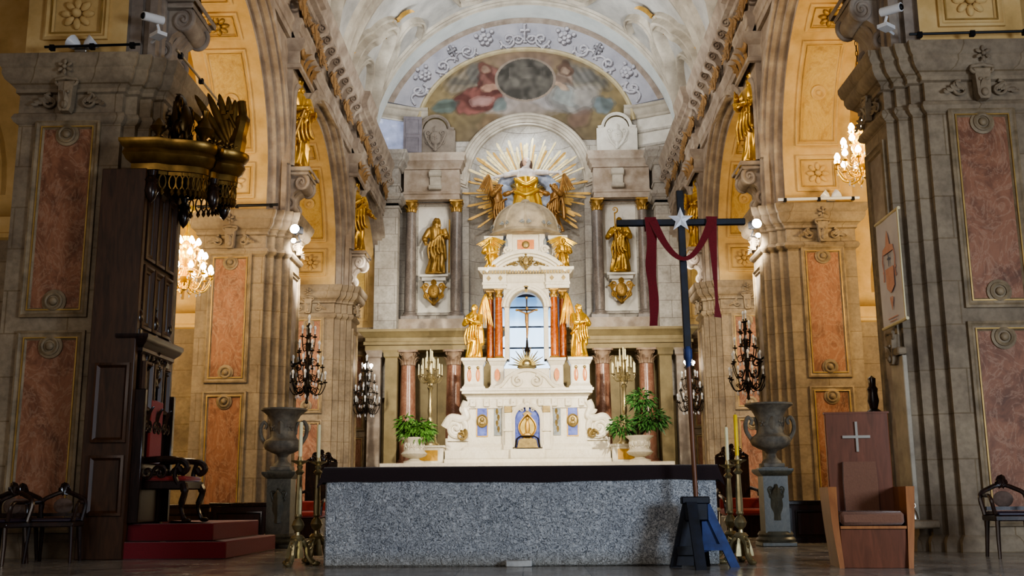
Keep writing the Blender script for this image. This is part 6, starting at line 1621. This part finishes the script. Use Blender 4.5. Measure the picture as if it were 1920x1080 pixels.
ps = empty('memorial_slab', (4.8, 13.35, .3), 0, 'tall pale stone slab on the near pier just right of the chair back', 'slab')
PALES = mottled('pale_slab_stone', [C('8e8577'), C('a69c8b'), C('b6ab99')], 3, .7)
obj('slab', M().box(-.06,.0,-.22,.22,0,2.1,.01), PALES, ps); obj('bracket_head', M().join(keystone(.42), lambda x, y, z: (-.05+y, -x, z+2.2)).box(-.12,.0,-.25,.25,2.1,2.2,.02), STONE, ps)
bs = empty('bell_shelf', (4.66, 12.95, .38), 0, 'small stone ledge with a little metal bell low on the near pier', 'shelf')
obj('ledge', M().box(-.14,.28,-.1,.1,-.1,0,.02), STONE, bs)
obj('bell', M().lathe([(.055,.01),(.05,.04),(.035,.1),(.01,.13),(.012,.17),(0,.18)],14).tube([(.03*cos(t),0,.17+.03*sin(t)) for t in [2*PI*i/12 for i in range(13)]],.006,5,cap=False), STEEL, bs)
# cables, rods and a small lamp on the cornices
def rod(label, p, q, mat, r=.018): 
    e = empty('cornice_rod', p, 0, label, 'rod', 'rods along the pier cornices')
    d = Vector(q)-Vector(p); obj('tube', M().tube([(0,0,0), d], r, 8), mat, e)
    for t in (.08,.5,.92): obj('clip', M().box(-.03,.03,-.03,.03,-.05,.02).move(*(d*t)), BLACKM, e)
rod('thin dark rod along the front cornice of the nearest pier above the throne canopy', (-6.2,12.66,6.48), (-4.95,12.66,6.5), BLACKM)
rod('thin dark rod along the nave cornice, running down toward the throne canopy', (-4.52,12.8,6.48), (-4.52,14.9,6.5), STEEL)
rod('thin dark rod along the front cornice of the second pier, throne side', (-6.6,20.2,6.47), (-4.95,20.2,6.49), BLACKM, .03)
rod('white tube along the front cornice of the second pier, chair side', (5.05,20.2,6.47), (6.65,20.2,6.49), DEADBULB, .03)
rod('thin dark rod along the front cornice of the nearest pier, banner side', (5.0,12.66,6.48), (6.6,12.66,6.5), BLACKM)
for x, y, lb in ((-5.75,12.75,'small white lamp lying on the nearest throne-side pier cornice'), (6.1,20.25,'small white lamp fixture on the second chair-side pier cornice')):
    e = empty('cornice_lamp', (x, y, 6.46), 0, lb, 'lamp', 'cornice lamps')
    for s in (-1,1): obj('shade', M().lathe([(.03,0),(.07,.06),(.1,.16),(.09,.16),(.03,.02)],14).roty(s*.9).move(s*.03,0,.04), DEADBULB, e)
    obj('base', M().box(-.08,.08,-.05,.05,-.04,.03,.01), STEEL, e)

for x, y, z, s, lb in ((4.79, 12.7, 6.82, 1, 'small white security camera on the near pier beside the dark statue bracket, banner side'), (-4.8, 12.7, 6.86, -1, 'small white security camera on the near pier beside the dark statue bracket, throne side')):
    e = empty('security_camera', (x, y, z), s*.7, lb, 'camera', 'security cameras')
    obj('housing', M().tube([(0,-.16,0),(0,.12,.03)],.06,12), DEADBULB, e); obj('bracket', M().tube([(0,.05,-.05),(0,.1,-.18),(s*.25,.12,-.2)],.02,6).box(-.1,.1,0,.14,-.22,-.17), DEADBULB, e)
    obj('lens', M().ball((0,-.16,0),(.045,.03,.045),10,6), BLACKM, e)
# ------------------------------------------------------------------ camera and light
def setup_camera():
    f, p, yaw, roll, cx, h = 1966.3, .1994, .0176, -.0073, .0915, .65
    cp, sp, cy, sy = cos(p), sin(p), cos(yaw), sin(yaw)
    F = Vector((-sy*cp, cy*cp, sp)); R = Vector((cy, sy, 0)); U = Vector((sy*sp, -cy*sp, cp))
    c, s_ = cos(roll), sin(roll)
    R2 = R*c+U*s_; U2 = U*c-R*s_
    cam = bpy.data.cameras.new('camera'); o = bpy.data.objects.new('camera', cam); COL.objects.link(o)
    cam.sensor_width = 36; cam.lens = f*36/1920; cam.clip_end = 200; cam.clip_start = .1
    mt = Matrix.Identity(4)
    for i in range(3): mt[i][0], mt[i][1], mt[i][2], mt[i][3] = R2[i], U2[i], -F[i], (cx, 0, h)[i]
    o.matrix_world = mt; bpy.context.scene.camera = o
setup_camera()
def light(name, typ, loc, energy, col=(1,1,1), target=None, size=.2, spot=60, blend=.5, sy=None):
    l = bpy.data.lights.new(name, typ); l.energy = energy; l.color = col
    if typ == 'AREA':
        l.size = size
        if sy: l.shape = 'RECTANGLE'; l.size_y = sy
    else: l.shadow_soft_size = size
    if typ == 'SPOT': l.spot_size = math.radians(spot); l.spot_blend = blend
    o = bpy.data.objects.new(name, l); COL.objects.link(o); o.location = loc
    if target: o.rotation_euler = (Vector(target)-Vector(loc)).to_track_quat('-Z', 'Y').to_euler()
    return o
w = bpy.data.worlds.new('world'); bpy.context.scene.world = w; w.use_nodes = True
w.node_tree.nodes['Background'].inputs[0].default_value = (.85,.85,.9,1); w.node_tree.nodes['Background'].inputs[1].default_value = .1
WARM = (1,.75,.40); COOL = (.75,.85,1); WHITE = (1,.93,.82)
sc_ = bpy.context.scene
sc_.view_settings.view_transform = 'AgX'
try: sc_.view_settings.look = 'AgX - Medium High Contrast'
except Exception: pass
sc_.view_settings.exposure = .5
light('daylight_from_side_door', 'AREA', (8.2, 2.5, 2.6), 520, (.72,.84,1), (-1, 11.0, .6), 2.2)
light('nave_fill', 'AREA', (-4, -5, 6), 380, (1,.92,.84), (0, 14, 2.5), 6)
for s in (1, -1):
    light('aisle_lamp', 'POINT', (s*8.3, 17.2, 5.0), 430, WARM, size=.5)
    light('aisle_lamp', 'POINT', (s*8.5, 26, 5.0), 260, WARM, size=.5)
    light('flood', 'SPOT', (s*4.3, 20.1, 6.1), 4700 if s > 0 else 1900, (1,.91,.74), (-s*.3, 31, 5.0), .12, 48, .6)
    light('vault_flood', 'SPOT', (s*4.0, 28.5, 12.6), 700, (.94,.98,1), (-s*.5, 34, 16.5), .2, 100, .8)
    light('nave_flood', 'SPOT', (s*3.6, 14, 11.6), 1500, (1,.89,.77), (-s*4.9, 26, 8.5), .3, 85, .8)
light('apse_top', 'SPOT', (0, 35.3, 14.2), 220, (.85,.93,1), (0, 36.6, 11), .15, 120, .8)
light('apse_wash', 'SPOT', (0, 27, 12.5), 560, (1,.97,.93), (0, 36, 9.5), .4, 70, .9)
light('vault_wash', 'AREA', (0, 26, 9.5), 230, (.96,.98,1), (0, 27, 18), 5)
for s in (1, -1):
    light('vault_side_fill', 'SPOT', (s*4.4, 24, 12.5), 420, (1,.98,.94), (-s*2.5, 31, 16.6), .2, 90, .8)  # unseen spots added to bring out the vault mouldings from the sides
for s in (1, -1):
    light('pier_flood', 'SPOT', (s*4.3, 20.0, 6.0), 1500, (1,.93,.8), (s*5.2, 28.3, 3.4), .1, 60, .7)
    light('end_fill', 'SPOT', (s*3.9, 27.5, 7.0), 380, (1,.95,.86), (s*5.2, 35.2, 5.5), .2, 75, .8)  # unseen spots added to brighten the last piers and end pilasters
